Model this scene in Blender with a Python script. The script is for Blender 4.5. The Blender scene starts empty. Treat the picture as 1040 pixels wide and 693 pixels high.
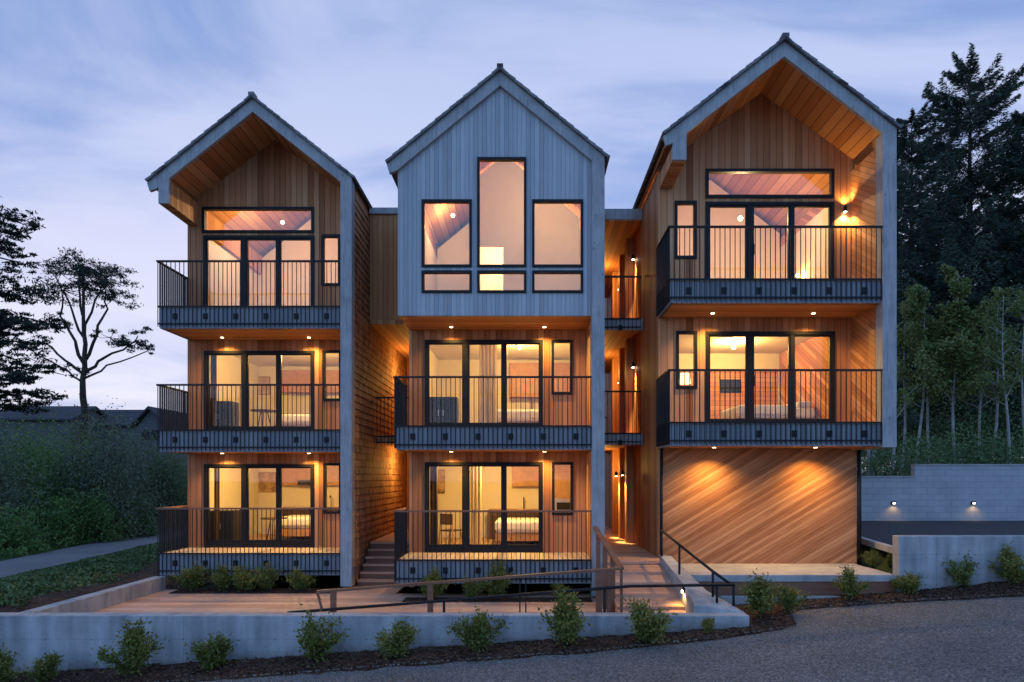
import bpy, math, random
import numpy as np
from mathutils import Vector, Matrix
from mathutils.geometry import tessellate_polygon
R = math.radians
scene = bpy.context.scene
col = scene.collection
random.seed(7); rng = np.random.default_rng(7)

# ------------------------------------------------------------------ camera
EYE = 2.75
FP = 693.3                     # focal length in photograph pixels (24 mm lens on 36 mm)
VX, VY = 535.0, 485.0          # where the lens axis meets the photograph
def X(px, Y): return (px - VX) * Y / FP
def Z(py, Y): return EYE + (VY - py) * Y / FP
cam = bpy.data.cameras.new('camera'); camo = bpy.data.objects.new('camera', cam); col.objects.link(camo)
camo.location = (0, 0, EYE); camo.rotation_euler = (R(90), 0, 0)
cam.sensor_width = 36; cam.lens = 24
cam.shift_x = (520 - VX) / 1040; cam.shift_y = (VY - 346.5) / 1040
cam.clip_end = 3000; cam.clip_start = .05
scene.camera = camo

# ------------------------------------------------------------------ node helpers
def newmat(name):
    m = bpy.data.materials.new(name); m.use_nodes = True
    nt = m.node_tree; nt.nodes.clear()
    return m, nt
def nd(nt, typ, ins=None, **props):
    n = nt.nodes.new('ShaderNode' + typ)
    for k, v in props.items(): setattr(n, k, v)
    for k, v in (ins or {}).items():
        s = n.inputs[k]
        if hasattr(v, 'is_output'): nt.links.new(v, s)
        else: s.default_value = v
    return n
def mth(nt, op, a, b=None, c=None):
    ins = {0: a}
    if b is not None: ins[1] = b
    if c is not None: ins[2] = c
    return nd(nt, 'Math', ins, operation=op).outputs[0]
def ramp(nt, fac, stops, interp='LINEAR'):
    n = nd(nt, 'ValToRGB', {0: fac}); cr = n.color_ramp; cr.interpolation = interp
    while len(cr.elements) < len(stops): cr.elements.new(.5)
    for e, (p, c) in zip(cr.elements, stops): e.position = p; e.color = (*c, 1) if len(c) == 3 else c
    return n.outputs[0]
def mixc(nt, fac, a, b, mode='MIX'):
    n = nd(nt, 'Mix', None, data_type='RGBA', blend_type=mode)
    for i, v in ((0, fac), (6, a), (7, b)):
        s = n.inputs[i]
        if hasattr(v, 'is_output'): nt.links.new(v, s)
        else: s.default_value = v if i == 0 else (*v, 1) if len(v) == 3 else v
    return n.outputs[2]
def finish(m, nt, color, rough=.6, bump=None, bstr=.3, bdist=.02, spec=.3, metal=0., extra=None):
    ins = {'Roughness': rough, 'Specular IOR Level': spec, 'Metallic': metal}
    p = nd(nt, 'BsdfPrincipled', ins)
    if hasattr(color, 'is_output'): nt.links.new(color, p.inputs['Base Color'])
    else: p.inputs['Base Color'].default_value = (*color, 1)
    if bump is not None:
        b = nd(nt, 'Bump', {'Strength': bstr, 'Distance': bdist, 'Height': bump})
        nt.links.new(b.outputs[0], p.inputs['Normal'])
    o = nd(nt, 'OutputMaterial'); nt.links.new((extra or p).outputs[0], o.inputs[0])
    return m
def pos(nt): return nd(nt, 'NewGeometry').outputs['Position']
def sep(nt, v): return nd(nt, 'SeparateXYZ', {0: v}).outputs
def noise(nt, vec, scale, detail=4, rough=.55, dist=0.):
    return nd(nt, 'TexNoise', {'Vector': vec, 'Scale': scale, 'Detail': detail, 'Roughness': rough, 'Distortion': dist}).outputs[0]
def mapping(nt, vec, scale=(1, 1, 1), rot=(0, 0, 0), loc=(0, 0, 0)):
    return nd(nt, 'Mapping', {'Vector': vec, 'Scale': scale, 'Rotation': rot, 'Location': loc}).outputs[0]

def boards(name, mode, stops, width=.13, gap=.055, gapdark=.3, rough=.62, grain=.45, ang=0., seed=0., joint=0.):
    """Timber boards. mode V: upright boards on any wall; SX: boards running in depth; DECK: boards running across; D: slanted on a front wall; DY: slanted on a side wall"""
    m, nt = newmat(name)
    P = pos(nt)
    if mode in ('D', 'DY'):
        rot = (0, ang, 0) if mode == 'D' else (-ang, 0, 0)
        Q = mapping(nt, P, rot=rot)
        s = sep(nt, Q); u = s[2]; a = s[0] if mode == 'D' else s[1]
        gv = mapping(nt, Q, scale=(1.3, 22, 22) if mode == 'D' else (22, 1.3, 22))
    elif mode == 'V':
        s = sep(nt, P); nx = mth(nt, 'ABSOLUTE', sep(nt, nd(nt, 'NewGeometry').outputs['True Normal'])[0])
        k = mth(nt, 'GREATER_THAN', nx, .6)
        u = mth(nt, 'ADD', mth(nt, 'MULTIPLY', s[1], k), mth(nt, 'MULTIPLY', s[0], mth(nt, 'SUBTRACT', 1., k))); a = s[2]
        gv = mapping(nt, P, scale=(24, 24, 1.2))
    elif mode == 'SX':
        s = sep(nt, P); u = s[0]; a = s[1]; gv = mapping(nt, P, scale=(24, 1.2, 24))
    elif mode == 'H':
        s = sep(nt, P); u = s[2]; a = s[0]; gv = mapping(nt, P, scale=(1.2, 1.2, 24))
    else:
        s = sep(nt, P); u = s[1]; a = s[0]; gv = mapping(nt, P, scale=(1.2, 24, 24))
    t = mth(nt, 'ADD', mth(nt, 'DIVIDE', u, width), 500.13 + seed)
    i = mth(nt, 'FLOOR', t); f = mth(nt, 'FRACT', t)
    w = i
    if joint:
        r0 = nd(nt, 'TexWhiteNoise', {'W': i}, noise_dimensions='1D').outputs[0]
        ja = mth(nt, 'ADD', mth(nt, 'DIVIDE', a, joint), mth(nt, 'MULTIPLY', r0, 7.))
        w = mth(nt, 'ADD', i, mth(nt, 'MULTIPLY', mth(nt, 'FLOOR', ja), 37.7))
    rnd = nd(nt, 'TexWhiteNoise', {'W': w}, noise_dimensions='1D').outputs[0]
    g = noise(nt, gv, 1., 5, .6, .6)
    blot = noise(nt, mapping(nt, Q, scale=(.22, 2.2, 2.2)), 1., 3) if mode == 'D' else noise(nt, P, .9, 3)
    fac = mth(nt, 'ADD', mth(nt, 'MULTIPLY', rnd, 1 - grain), mth(nt, 'MULTIPLY', mth(nt, 'ADD', mth(nt, 'MULTIPLY', g, 1.3), mth(nt, 'MULTIPLY', blot, .5)), grain))
    fac = mth(nt, 'SUBTRACT', fac, .08)
    c = ramp(nt, fac, stops)
    d = mth(nt, 'MINIMUM', f, mth(nt, 'SUBTRACT', 1., f))
    edge = nd(nt, 'MapRange', {0: d, 1: gap * .35, 2: max(gap, .001), 3: 0., 4: 1.}).outputs[0] if gap > 0 else mth(nt, 'ADD', 1., 0.)
    c = mixc(nt, edge, mixc(nt, 1., c, (gapdark,) * 3, 'MULTIPLY'), c)
    h = mth(nt, 'ADD', mth(nt, 'MULTIPLY', edge, 1.), mth(nt, 'MULTIPLY', g, .22))
    return finish(m, nt, c, rough, h, .55, .012, .25)

def speckle(name, stops, scale, rough=.9, bstr=.5, bdist=.03, scale2=None, spec=.2, vor=None):
    m, nt = newmat(name); P = pos(nt)
    a = noise(nt, P, scale, 6, .65); b = noise(nt, P, scale2 or scale * .12, 3, .5)
    f = mth(nt, 'ADD', mth(nt, 'MULTIPLY', a, .6), mth(nt, 'MULTIPLY', b, .4))
    h = a
    if vor:
        v = nd(nt, 'TexVoronoi', {'Vector': P, 'Scale': vor})
        vs = sep(nt, v.outputs['Color'])
        f = mth(nt, 'ADD', mth(nt, 'MULTIPLY', f, .6), mth(nt, 'MULTIPLY', vs[0], .4))
        h = mth(nt, 'SUBTRACT', 1., v.outputs['Distance'])
    return finish(m, nt, ramp(nt, f, stops), rough, h, bstr, bdist, spec)

def plain(name, c, rough=.5, spec=.3, metal=0., var=.12):
    m, nt = newmat(name); P = nd(nt, 'TexCoord').outputs['Object']
    n = noise(nt, P, 6., 4)
    return finish(m, nt, ramp(nt, n, [(.25, tuple(v * (1 - var) for v in c)), (.75, tuple(min(1, v * (1 + var)) for v in c))]), rough, n, .08, .01, spec, metal)

def emit(name, c, s):
    m, nt = newmat(name); e = nd(nt, 'Emission', {0: (*c, 1), 1: s}); o = nd(nt, 'OutputMaterial'); nt.links.new(e.outputs[0], o.inputs[0]); return m

def leafmat(name, a, b, c, rough=.5, trans=.25):
    m, nt = newmat(name)
    rnd = nd(nt, 'NewGeometry').outputs['Random Per Island']
    oi = nd(nt, 'ObjectInfo').outputs['Random']
    P = nd(nt, 'TexCoord').outputs['Object']
    n = nd(nt, 'MapRange', {0: noise(nt, P, 1.1, 3), 1: .3, 2: .7, 3: 0., 4: 1.}).outputs[0]
    f = mth(nt, 'ADD', mth(nt, 'MULTIPLY', rnd, .4), mth(nt, 'ADD', mth(nt, 'MULTIPLY', n, .4), mth(nt, 'MULTIPLY', oi, .2)))
    cc = ramp(nt, f, [(.15, a), (.5, b), (.9, c)])
    p = nd(nt, 'BsdfPrincipled', {'Base Color': cc, 'Roughness': rough, 'Specular IOR Level': .3})
    t = nd(nt, 'BsdfTranslucent', {'Color': cc})
    mx = nd(nt, 'MixShader', {0: trans, 1: p.outputs[0], 2: t.outputs[0]})
    o = nd(nt, 'OutputMaterial'); nt.links.new(mx.outputs[0], o.inputs[0]); return m

def glassmat(name, base=.05, tint=(.96, .97, .96)):
    m, nt = newmat(name)
    lw = nd(nt, 'LayerWeight', {0: .5}).outputs['Facing']
    f = mth(nt, 'ADD', base, mth(nt, 'MULTIPLY', mth(nt, 'POWER', lw, 4.), .75))
    g = nd(nt, 'BsdfGlossy', {'Color': (1, 1, 1, 1), 'Roughness': .015})
    t = nd(nt, 'BsdfTransparent', {'Color': (*tint, 1)})
    P = pos(nt); w = noise(nt, P, .9, 1)
    b = nd(nt, 'Bump', {'Strength': .04, 'Distance': .05, 'Height': w}); nt.links.new(b.outputs[0], g.inputs['Normal'])
    mx = nd(nt, 'MixShader', {0: f, 1: t.outputs[0], 2: g.outputs[0]})
    o = nd(nt, 'OutputMaterial'); nt.links.new(mx.outputs[0], o.inputs[0]); return m

def concrete(name, lo, hi, lines=None):
    m, nt = newmat(name); P = pos(nt)
    a = noise(nt, P, 1.3, 6, .6); b = noise(nt, P, 22., 4, .6); st = noise(nt, mapping(nt, P, scale=(3, 3, .35)), 1.5, 4)
    f = mth(nt, 'ADD', mth(nt, 'MULTIPLY', a, .45), mth(nt, 'ADD', mth(nt, 'MULTIPLY', b, .12), mth(nt, 'MULTIPLY', st, .43)))
    c = ramp(nt, f, [(.36, lo), (.64, hi)]); h = b
    if lines:
        s = sep(nt, P)
        fz = mth(nt, 'FRACT', mth(nt, 'DIVIDE', mth(nt, 'ADD', s[2], 10.), lines)); fx = mth(nt, 'FRACT', mth(nt, 'DIVIDE', mth(nt, 'ADD', s[0], 20.4), 2.4))
        e = mth(nt, 'MINIMUM', mth(nt, 'GREATER_THAN', fz, .012), mth(nt, 'GREATER_THAN', fx, .004))
        c = mixc(nt, e, mixc(nt, 1., c, (.72,) * 3, 'MULTIPLY'), c); h = mth(nt, 'ADD', mth(nt, 'MULTIPLY', b, .3), e)
        tx = mth(nt, 'SUBTRACT', mth(nt, 'FRACT', mth(nt, 'DIVIDE', mth(nt, 'ADD', s[0], 20.0), .8)), .5); tz = mth(nt, 'SUBTRACT', mth(nt, 'FRACT', mth(nt, 'DIVIDE', mth(nt, 'ADD', s[2], 10.31), lines)), .5)
        rr = mth(nt, 'SQRT', mth(nt, 'ADD', mth(nt, 'POWER', mth(nt, 'ABSOLUTE', mth(nt, 'MULTIPLY', tx, .8)), 2.), mth(nt, 'POWER', mth(nt, 'ABSOLUTE', mth(nt, 'MULTIPLY', tz, lines)), 2.)))
        hole = mth(nt, 'GREATER_THAN', rr, .014)
        c = mixc(nt, hole, mixc(nt, 1., c, (.45,) * 3, 'MULTIPLY'), c)
        sp = noise(nt, P, 7., 5, .7); base_ = mth(nt, 'SUBTRACT', mth(nt, 'ADD', -.10, mth(nt, 'MULTIPLY', s[0], .063)), s[2])
        so = nd(nt, 'MapRange', {0: mth(nt, 'ADD', base_, mth(nt, 'MULTIPLY', mth(nt, 'SUBTRACT', sp, .5), .35)), 1: -.16, 2: .02, 3: 0., 4: .55}).outputs[0]
        c = mixc(nt, so, c, (.11, .085, .065))
    return finish(m, nt, c, .8, h, .25, .01, .25)

CEDAR = [(.05, (.26, .095, .034)), (.35, (.44, .175, .062)), (.65, (.56, .25, .10)), (.95, (.68, .37, .17))]
CEDARL = [(.05, (.20, .070, .026)), (.3, (.39, .155, .060)), (.6, (.53, .235, .098)), (.95, (.68, .36, .18))]
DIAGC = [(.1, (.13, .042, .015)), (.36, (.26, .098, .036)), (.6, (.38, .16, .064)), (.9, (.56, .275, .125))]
GREY = [(.05, (.24, .26, .28)), (.4, (.33, .35, .37)), (.7, (.40, .42, .44)), (.95, (.49, .51, .52))]
M = {}
M['cedar'] = boards('cedar_upright_boards', 'V', CEDARL, .15, grain=.33)
M['cedar_red'] = boards('cedar_passage_boards', 'V', CEDAR, .14)
M['soffit'] = boards('cedar_soffit_boards', 'SX', CEDAR, .17, grain=.3)
M['level'] = boards('cedar_level_boards', 'H', CEDAR, .14)
M['soffit_x'] = boards('cedar_balcony_soffit_boards', 'DECK', CEDAR, .14)
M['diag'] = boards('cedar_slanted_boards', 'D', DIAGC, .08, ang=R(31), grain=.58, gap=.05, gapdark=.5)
M['diag_side'] = boards('cedar_slanted_side_boards', 'DY', CEDARL, .115, ang=R(31), grain=.35, joint=2.6)
M['grey'] = boards('weathered_grey_boards', 'V', GREY, .1, gap=.05, gapdark=.5, grain=.5)
def trim_material():
    m, nt = newmat('weathered_grey_trim'); P = pos(nt)
    g = noise(nt, mapping(nt, P, scale=(16, 16, 1.1)), 1.6, 6, .65, .8); b = noise(nt, P, 2.2, 4)
    kn = nd(nt, 'TexVoronoi', {'Vector': mapping(nt, P, scale=(3.2, 3.2, 2.1)), 'Scale': 1.3}).outputs['Distance']
    kk = nd(nt, 'MapRange', {0: kn, 1: .05, 2: .13, 3: .45, 4: 1.}).outputs[0]
    c = ramp(nt, mth(nt, 'ADD', mth(nt, 'MULTIPLY', g, .65), mth(nt, 'MULTIPLY', b, .35)), [(.3, (.20, .205, .21)), (.5, (.345, .35, .355)), (.72, (.49, .49, .49))])
    c = mixc(nt, kk, (.13, .10, .085), c)
    return finish(m, nt, c, .75, g, .4, .01, .2)
M['trim'] = trim_material()
M['skirt'] = boards('weathered_skirt_boards', 'V', [(.05, (.13, .14, .155)), (.5, (.20, .21, .23)), (.95, (.27, .285, .30))], .107, gap=.12, gapdark=.35, grain=.5)
M['deck'] = boards('terrace_planks', 'DECK', [(.05, (.33, .165, .10)), (.35, (.47, .255, .165)), (.65, (.58, .34, .23)), (.95, (.68, .45, .33))], .14, gap=.05, gapdark=.25, joint=3.2)
M['balc_deck'] = boards('balcony_planks', 'SX', [(.05, (.35, .25, .17)), (.5, (.5, .38, .27)), (.95, (.6, .48, .36))], .14)
M['rail_wood'] = boards('handrail_timber', 'DECK', [(.05, (.12, .05, .03)), (.5, (.19, .085, .05)), (.95, (.26, .13, .08))], 4., gap=0., grain=.8)
M['shingle'] = None
M['floor_in'] = boards('oak_floor', 'SX', [(.05, (.28, .17, .09)), (.5, (.42, .27, .15)), (.95, (.52, .36, .22))], .12)
M['steel'] = plain('black_steel', (.010, .011, .014), .5, .25)
M['frame'] = plain('dark_bronze_frame', (.010, .010, .012), .5, .22)
M['glass'] = glassmat('window_glass', .026)
M['glass_up'] = glassmat('window_glass_upper', .055)
M['plaster'] = plain('cream_plaster', (.74, .66, .52), .9, .1, var=.03)
M['plaster_pink'] = plain('pale_plaster', (.78, .65, .52), .9, .1, var=.03)
M['concrete'] = concrete('cast_concrete', (.20, .21, .22), (.46, .47, .47), .62)
M['concrete_top'] = concrete('pale_concrete', (.27, .265, .26), (.45, .44, .43))
M['asphalt'] = speckle('asphalt', [(.3, (.035, .037, .04)), (.7, (.065, .067, .07))], 40., .85, .3, .01)
M['gravel'] = speckle('gravel', [(.25, (.060, .058, .055)), (.42, (.13, .127, .12)), (.58, (.21, .203, .19)), (.8, (.42, .405, .38))], 34., .95, .9, .03, .7, vor=48.)
M['lane'] = speckle('lane_gravel', [(.3, (.10, .105, .115)), (.7, (.20, .205, .215))], 12., .95, .5, .02, .6)
M['mulch'] = speckle('bark_mulch', [(.3, (.018, .010, .007)), (.5, (.055, .030, .019)), (.75, (.11, .062, .042))], 18., .95, 1., .06, 1.5, vor=17.)
M['soil'] = speckle('meadow_ground', [(.3, (.022, .036, .016)), (.7, (.06, .088, .034))], 5., .95, 1., .08, .5)
M['linen'] = plain('white_linen', (.8, .78, .74), .9, .1, var=.04)
M['walnut'] = plain('dark_walnut', (.07, .035, .018), .5, .3, var=.3)
M['oak'] = plain('oak', (.36, .21, .10), .5, .3, var=.2)
M['blackwood'] = plain('black_cabinet', (.015, .013, .012), .5, .3)
M['curtain'] = leafmat('linen_curtain', (.78, .70, .52), (.80, .72, .54), (.82, .74, .56), .9, .65)
M['white_metal'] = plain('brushed_appliance', (.5, .5, .5), .35, .5, .8)
M['art'] = speckle('abstract_print', [(.35, (.16, .08, .045)), (.5, (.42, .26, .13)), (.65, (.6, .5, .36))], 5., .6, .05, .01)
M['bulb'] = emit('warm_bulb', (1., .72, .38), 22.)
M['bulb_white'] = emit('wall_light_bulb', (1., .8, .55), 60.)
M['bulb_small'] = emit('small_wall_light_bulb', (1., .82, .6), 9.)
M['roofdark'] = speckle('dark_roof', [(.3, (.035, .04, .05)), (.7, (.06, .065, .075))], 8., .9, .3, .02)
M['farwall'] = speckle('dim_siding', [(.3, (.08, .08, .085)), (.7, (.11, .11, .12))], 3., .9, .3, .02)
M['bark'] = speckle('tree_bark', [(.3, (.03, .024, .02)), (.7, (.075, .062, .052))], 9., .95, .8, .04)
M['alder'] = speckle('alder_bark', [(.3, (.17, .17, .165)), (.55, (.36, .36, .35)), (.75, (.5, .5, .48))], 3.5, .9, .5, .02)
M['needle'] = leafmat('spruce_needles', (.024, .050, .042), (.050, .090, .068), (.10, .15, .105), .6, .15)
M['needle_far'] = leafmat('cypress_needles', (.010, .018, .016), (.018, .032, .025), (.032, .050, .034), .6, .15)
M['alderleaf'] = leafmat('spring_leaves', (.075, .115, .035), (.15, .20, .06), (.25, .30, .10), .5, .35)
M['bushleaf'] = leafmat('thicket_leaves', (.050, .095, .042), (.105, .18, .072), (.20, .27, .10), .6, .25)
M['bushleaf_grey'] = leafmat('grey_thicket_leaves', (.055, .085, .058), (.12, .165, .10), (.22, .25, .15), .6, .25)
M['bushleaf_bright'] = leafmat('bright_thicket_leaves', (.05, .115, .032), (.11, .21, .06), (.22, .33, .09), .6, .3)
M['shrubleaf'] = leafmat('glossy_shrub_leaves', (.065, .10, .022), (.16, .185, .042), (.32, .30, .075), .45, .28)
M['groundleaf'] = leafmat('ground_cover_leaves', (.035, .075, .026), (.075, .13, .042), (.17, .22, .09), .5, .2)
M['grass'] = leafmat('grass_blades', (.04, .10, .026), (.075, .155, .042), (.13, .21, .06), .6, .3)

def shingle_material(name, stops, gx):
    m, nt = newmat(name); s = sep(nt, pos(nt))
    row = mth(nt, 'FLOOR', mth(nt, 'DIVIDE', mth(nt, 'ADD', s[2], 20.), .19))
    r = nd(nt, 'TexWhiteNoise', {'W': row}, noise_dimensions='1D').outputs[0]
    t = mth(nt, 'ADD', mth(nt, 'DIVIDE', mth(nt, 'ADD', s[gx], 50.), .17), mth(nt, 'MULTIPLY', r, 9.))
    i = mth(nt, 'FLOOR', t); f = mth(nt, 'FRACT', t)
    rn = nd(nt, 'TexWhiteNoise', {'W': mth(nt, 'ADD', i, mth(nt, 'MULTIPLY', row, 71.3))}, noise_dimensions='1D').outputs[0]
    g = noise(nt, mapping(nt, pos(nt), scale=(30, 30, 2)), 1., 4)
    c = ramp(nt, mth(nt, 'ADD', mth(nt, 'MULTIPLY', rn, .65), mth(nt, 'MULTIPLY', g, .35)), stops)
    e = mth(nt, 'GREATER_THAN', f, .05)
    c = mixc(nt, e, mixc(nt, 1., c, (.3,) * 3, 'MULTIPLY'), c)
    return finish(m, nt, c, .75, mth(nt, 'ADD', e, mth(nt, 'MULTIPLY', g, .4)), .5, .015, .2)
M['shingle'] = shingle_material('cedar_shingles', [(.1, (.22, .10, .05)), (.5, (.38, .19, .095)), (.9, (.52, .30, .17))], 1)
M['roof_shingle'] = shingle_material('weathered_roof_shingles', [(.1, (.10, .10, .108)), (.5, (.17, .172, .18)), (.9, (.26, .26, .265))], 1)
def block_material():
    m, nt = newmat('concrete_blockwork'); s = sep(nt, pos(nt))
    v = nd(nt, 'CombineXYZ', {0: s[0], 1: s[2], 2: 0.}).outputs[0]
    b = nd(nt, 'TexBrick', {'Vector': v, 'Color1': (.44, .45, .46, 1), 'Color2': (.37, .38, .40, 1), 'Mortar': (.20, .21, .23, 1), 'Scale': 1., 'Mortar Size': .009, 'Brick Width': .4, 'Row Height': .2, 'Bias': 0.})
    n = noise(nt, pos(nt), 1.2, 5)
    c = mixc(nt, .5, b.outputs[0], ramp(nt, n, [(.3, (.28, .29, .31)), (.7, (.46, .46, .47))]))
    return finish(m, nt, c, .85, mth(nt, 'SUBTRACT', 1., b.outputs[1]), .4, .01, .2)
M['block'] = block_material()

# ------------------------------------------------------------------ object helpers
def tag(o, label=None, cat=None, group=None, kind=None):
    if label: o['label'] = label
    if cat: o['category'] = cat
    if group: o['group'] = group
    if kind: o['kind'] = kind
    return o
def thing(name, loc, label, cat, group=None):
    o = bpy.data.objects.new(name, None); o.empty_display_size = .2; col.objects.link(o); o.location = loc
    return tag(o, label, cat, group)
def link(name, me, mat, parent=None, local=False):
    o = bpy.data.objects.new(name, me); col.objects.link(o)
    if mat: me.materials.append(mat)
    if parent:
        o.parent = parent
        if parent.type == 'EMPTY' and not local: o.location = -Vector(parent.location)   # meshes of buildings are written in world metres
    return o
class MB:
    def __init__(s): s.v = []; s.f = []; s.sm = []
    def add(s, vs, fs, smooth=False):
        n = len(s.v); s.v += [tuple(v) for v in vs]; s.f += [tuple(i + n for i in f) for f in fs]; s.sm += [smooth] * len(fs); return s
    def box(s, x0, x1, y0, y1, z0, z1, b=0.):
        x0, x1 = sorted((x0, x1)); y0, y1 = sorted((y0, y1)); z0, z1 = sorted((z0, z1))
        return s.add([(x0, y0, z0), (x1, y0, z0), (x1, y1, z0), (x0, y1, z0), (x0, y0, z1), (x1, y0, z1), (x1, y1, z1), (x0, y1, z1)],
              [(0, 3, 2, 1), (4, 5, 6, 7), (0, 1, 5, 4), (1, 2, 6, 5), (2, 3, 7, 6), (3, 0, 4, 7)])
    def prism(s, poly, y0, y1, holes=(), axis='Y'):
        """poly in (x,z) swept from y0 to y1 (axis Y), or (y,z) swept along x (axis X), or (x,y) swept along z (axis Z)"""
        loops = [[tuple(p) for p in poly]] + [[tuple(p) for p in h] for h in holes]
        put = {'Y': lambda p, t: (p[0], t, p[1]), 'X': lambda p, t: (t, p[0], p[1]), 'Z': lambda p, t: (p[0], p[1], t)}[axis]
        flat = [p for l in loops for p in l]; n = len(flat)
        tris = tessellate_polygon([[Vector((p[0], p[1], 0)) for p in l] for l in loops])
        vs = [put(p, y0) for p in flat] + [put(p, y1) for p in flat]
        fs = [tuple(t) for t in tris] + [tuple(i + n for i in reversed(t)) for t in tris]
        k = 0
        for l in loops:
            m = len(l)
            for i in range(m):
                j = (i + 1) % m; fs.append((k + i, k + j, k + j + n, k + i + n))
            k += m
        return s.add(vs, fs)
    def bar(s, p, q, w, h=None, up=(0, 0, 1)):
        h = h or w; p = Vector(p); q = Vector(q); d = (q - p).normalized(); u = Vector(up)
        if abs(d.dot(u)) > .98: u = Vector((0, 1, 0))
        a = d.cross(u).normalized() * (w / 2); b = a.cross(d).normalized() * (h / 2)
        return s.add([p - a - b, p + a - b, p + a + b, p - a + b, q - a - b, q + a - b, q + a + b, q - a + b],
              [(0, 3, 2, 1), (4, 5, 6, 7), (0, 1, 5, 4), (1, 2, 6, 5), (2, 3, 7, 6), (3, 0, 4, 7)])
    def tube(s, pts, rad, n=8, cap=True):
        pts = [Vector(p) for p in pts]; rad = rad if hasattr(rad, '__len__') else [rad] * len(pts)
        vs = []; fs = []; a = None
        for i, p in enumerate(pts):
            d = (pts[min(i + 1, len(pts) - 1)] - pts[max(i - 1, 0)]).normalized()
            if a is None: a = d.orthogonal().normalized()
            a = (a - d * a.dot(d)).normalized(); b = d.cross(a)
            for k in range(n):
                t = 2 * math.pi * k / n; vs.append(p + (a * math.cos(t) + b * math.sin(t)) * rad[i])
        for i in range(len(pts) - 1):
            for k in range(n): fs.append((i * n + k, i * n + (k + 1) % n, (i + 1) * n + (k + 1) % n, (i + 1) * n + k))
        if cap: fs.append(tuple(range(n - 1, -1, -1))); fs.append(tuple((len(pts) - 1) * n + k for k in range(n)))
        return s.add(vs, fs, True)
    def ball(s, c, r, n=10, sz=1.):
        vs = []; fs = []
        for i in range(n + 1):
            ph = math.pi * i / n
            for k in range(n * 2):
                t = math.pi * k / n; vs.append((c[0] + r * math.sin(ph) * math.cos(t), c[1] + r * math.sin(ph) * math.sin(t), c[2] + r * sz * math.cos(ph)))
        for i in range(n):
            for k in range(n * 2): fs.append((i * n * 2 + k, i * n * 2 + (k + 1) % (n * 2), (i + 1) * n * 2 + (k + 1) % (n * 2), (i + 1) * n * 2 + k))
        return s.add(vs, fs, True)
    def build(s, name, mat, parent=None, bevel=0., local=False):
        me = bpy.data.meshes.new(name); me.from_pydata(s.v, [], s.f); me.validate(); me.polygons.foreach_set('use_smooth', s.sm[:len(me.polygons)] if len(s.sm) >= len(me.polygons) else [False] * len(me.polygons))
        import bmesh
        bm = bmesh.new(); bm.from_mesh(me); bmesh.ops.recalc_face_normals(bm, faces=bm.faces); bm.to_mesh(me); bm.free()
        o = link(name, me, mat, parent, local)
        if bevel:
            b = o.modifiers.new('bevel', 'BEVEL'); b.width = bevel; b.segments = 2; b.limit_method = 'ANGLE'
        return o
def quads_mesh(name, V, mat, parent=None, local=True, shade=False):
    """V: array (n,4,3) of separate quads"""
    n = len(V); me = bpy.data.meshes.new(name)
    me.vertices.add(n * 4); me.vertices.foreach_set('co', np.ascontiguousarray(V, dtype=np.float32).ravel())
    me.loops.add(n * 4); me.loops.foreach_set('vertex_index', np.arange(n * 4, dtype=np.int32))
    me.polygons.add(n); me.polygons.foreach_set('loop_start', np.arange(0, n * 4, 4, dtype=np.int32))
    me.update(calc_edges=True); me.validate()
    return link(name, me, mat, parent, local)
def unit(n):
    v = rng.normal(size=(n, 3)); return v / (np.linalg.norm(v, axis=1, keepdims=True) + 1e-9)
def leaf_quads(C, length, width, D=None, droop=0.):
    """leaf-shaped rhombi at centres C, along directions D (random when None)"""
    n = len(C); D = unit(n) if D is None else D / (np.linalg.norm(D, axis=1, keepdims=True) + 1e-9)
    S = np.cross(D, unit(n)); S /= (np.linalg.norm(S, axis=1, keepdims=True) + 1e-9)
    L = (length * rng.uniform(.7, 1.3, (n, 1))); W = (width * rng.uniform(.7, 1.3, (n, 1)))
    return np.stack([C - D * L * .5, C + S * W * .5 - D * L * .05, C + D * L * .5, C - S * W * .5 - D * L * .05], axis=1)

LK = {'room_lamp': 5.4, 'downlight_lamp': 6.2, 'wall_lamp_light': 2.6, 'walkway_lamp': 2.6, 'stair_lamp': 2.6, 'step_light_lamp': 1.4, 'wall_light_lamp': .5}
def light(name, typ, loc, power, color=(1, .62, .28), size=.08, rot=None, spot=None, blend=.6, **kw):
    l = bpy.data.lights.new(name, typ); l.energy = power * LK.get(name, 1.); l.color = color
    if typ == 'AREA': l.size = size
    else: l.shadow_soft_size = size
    if typ == 'SPOT': l.spot_size = spot or R(110); l.spot_blend = blend
    o = bpy.data.objects.new(name, l); col.objects.link(o); o.location = loc
    if rot: o.rotation_euler = rot
    return o
WARM = (1., .60, .17); AMBER = (1., .58, .14); PEACH = (1., .70, .36)

# ------------------------------------------------------------------ levels
F1, F2, F3 = .87, 3.92, 6.97
FL = (F1, F2, F3)
TERR = 0.; WALLTOP = .334

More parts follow.
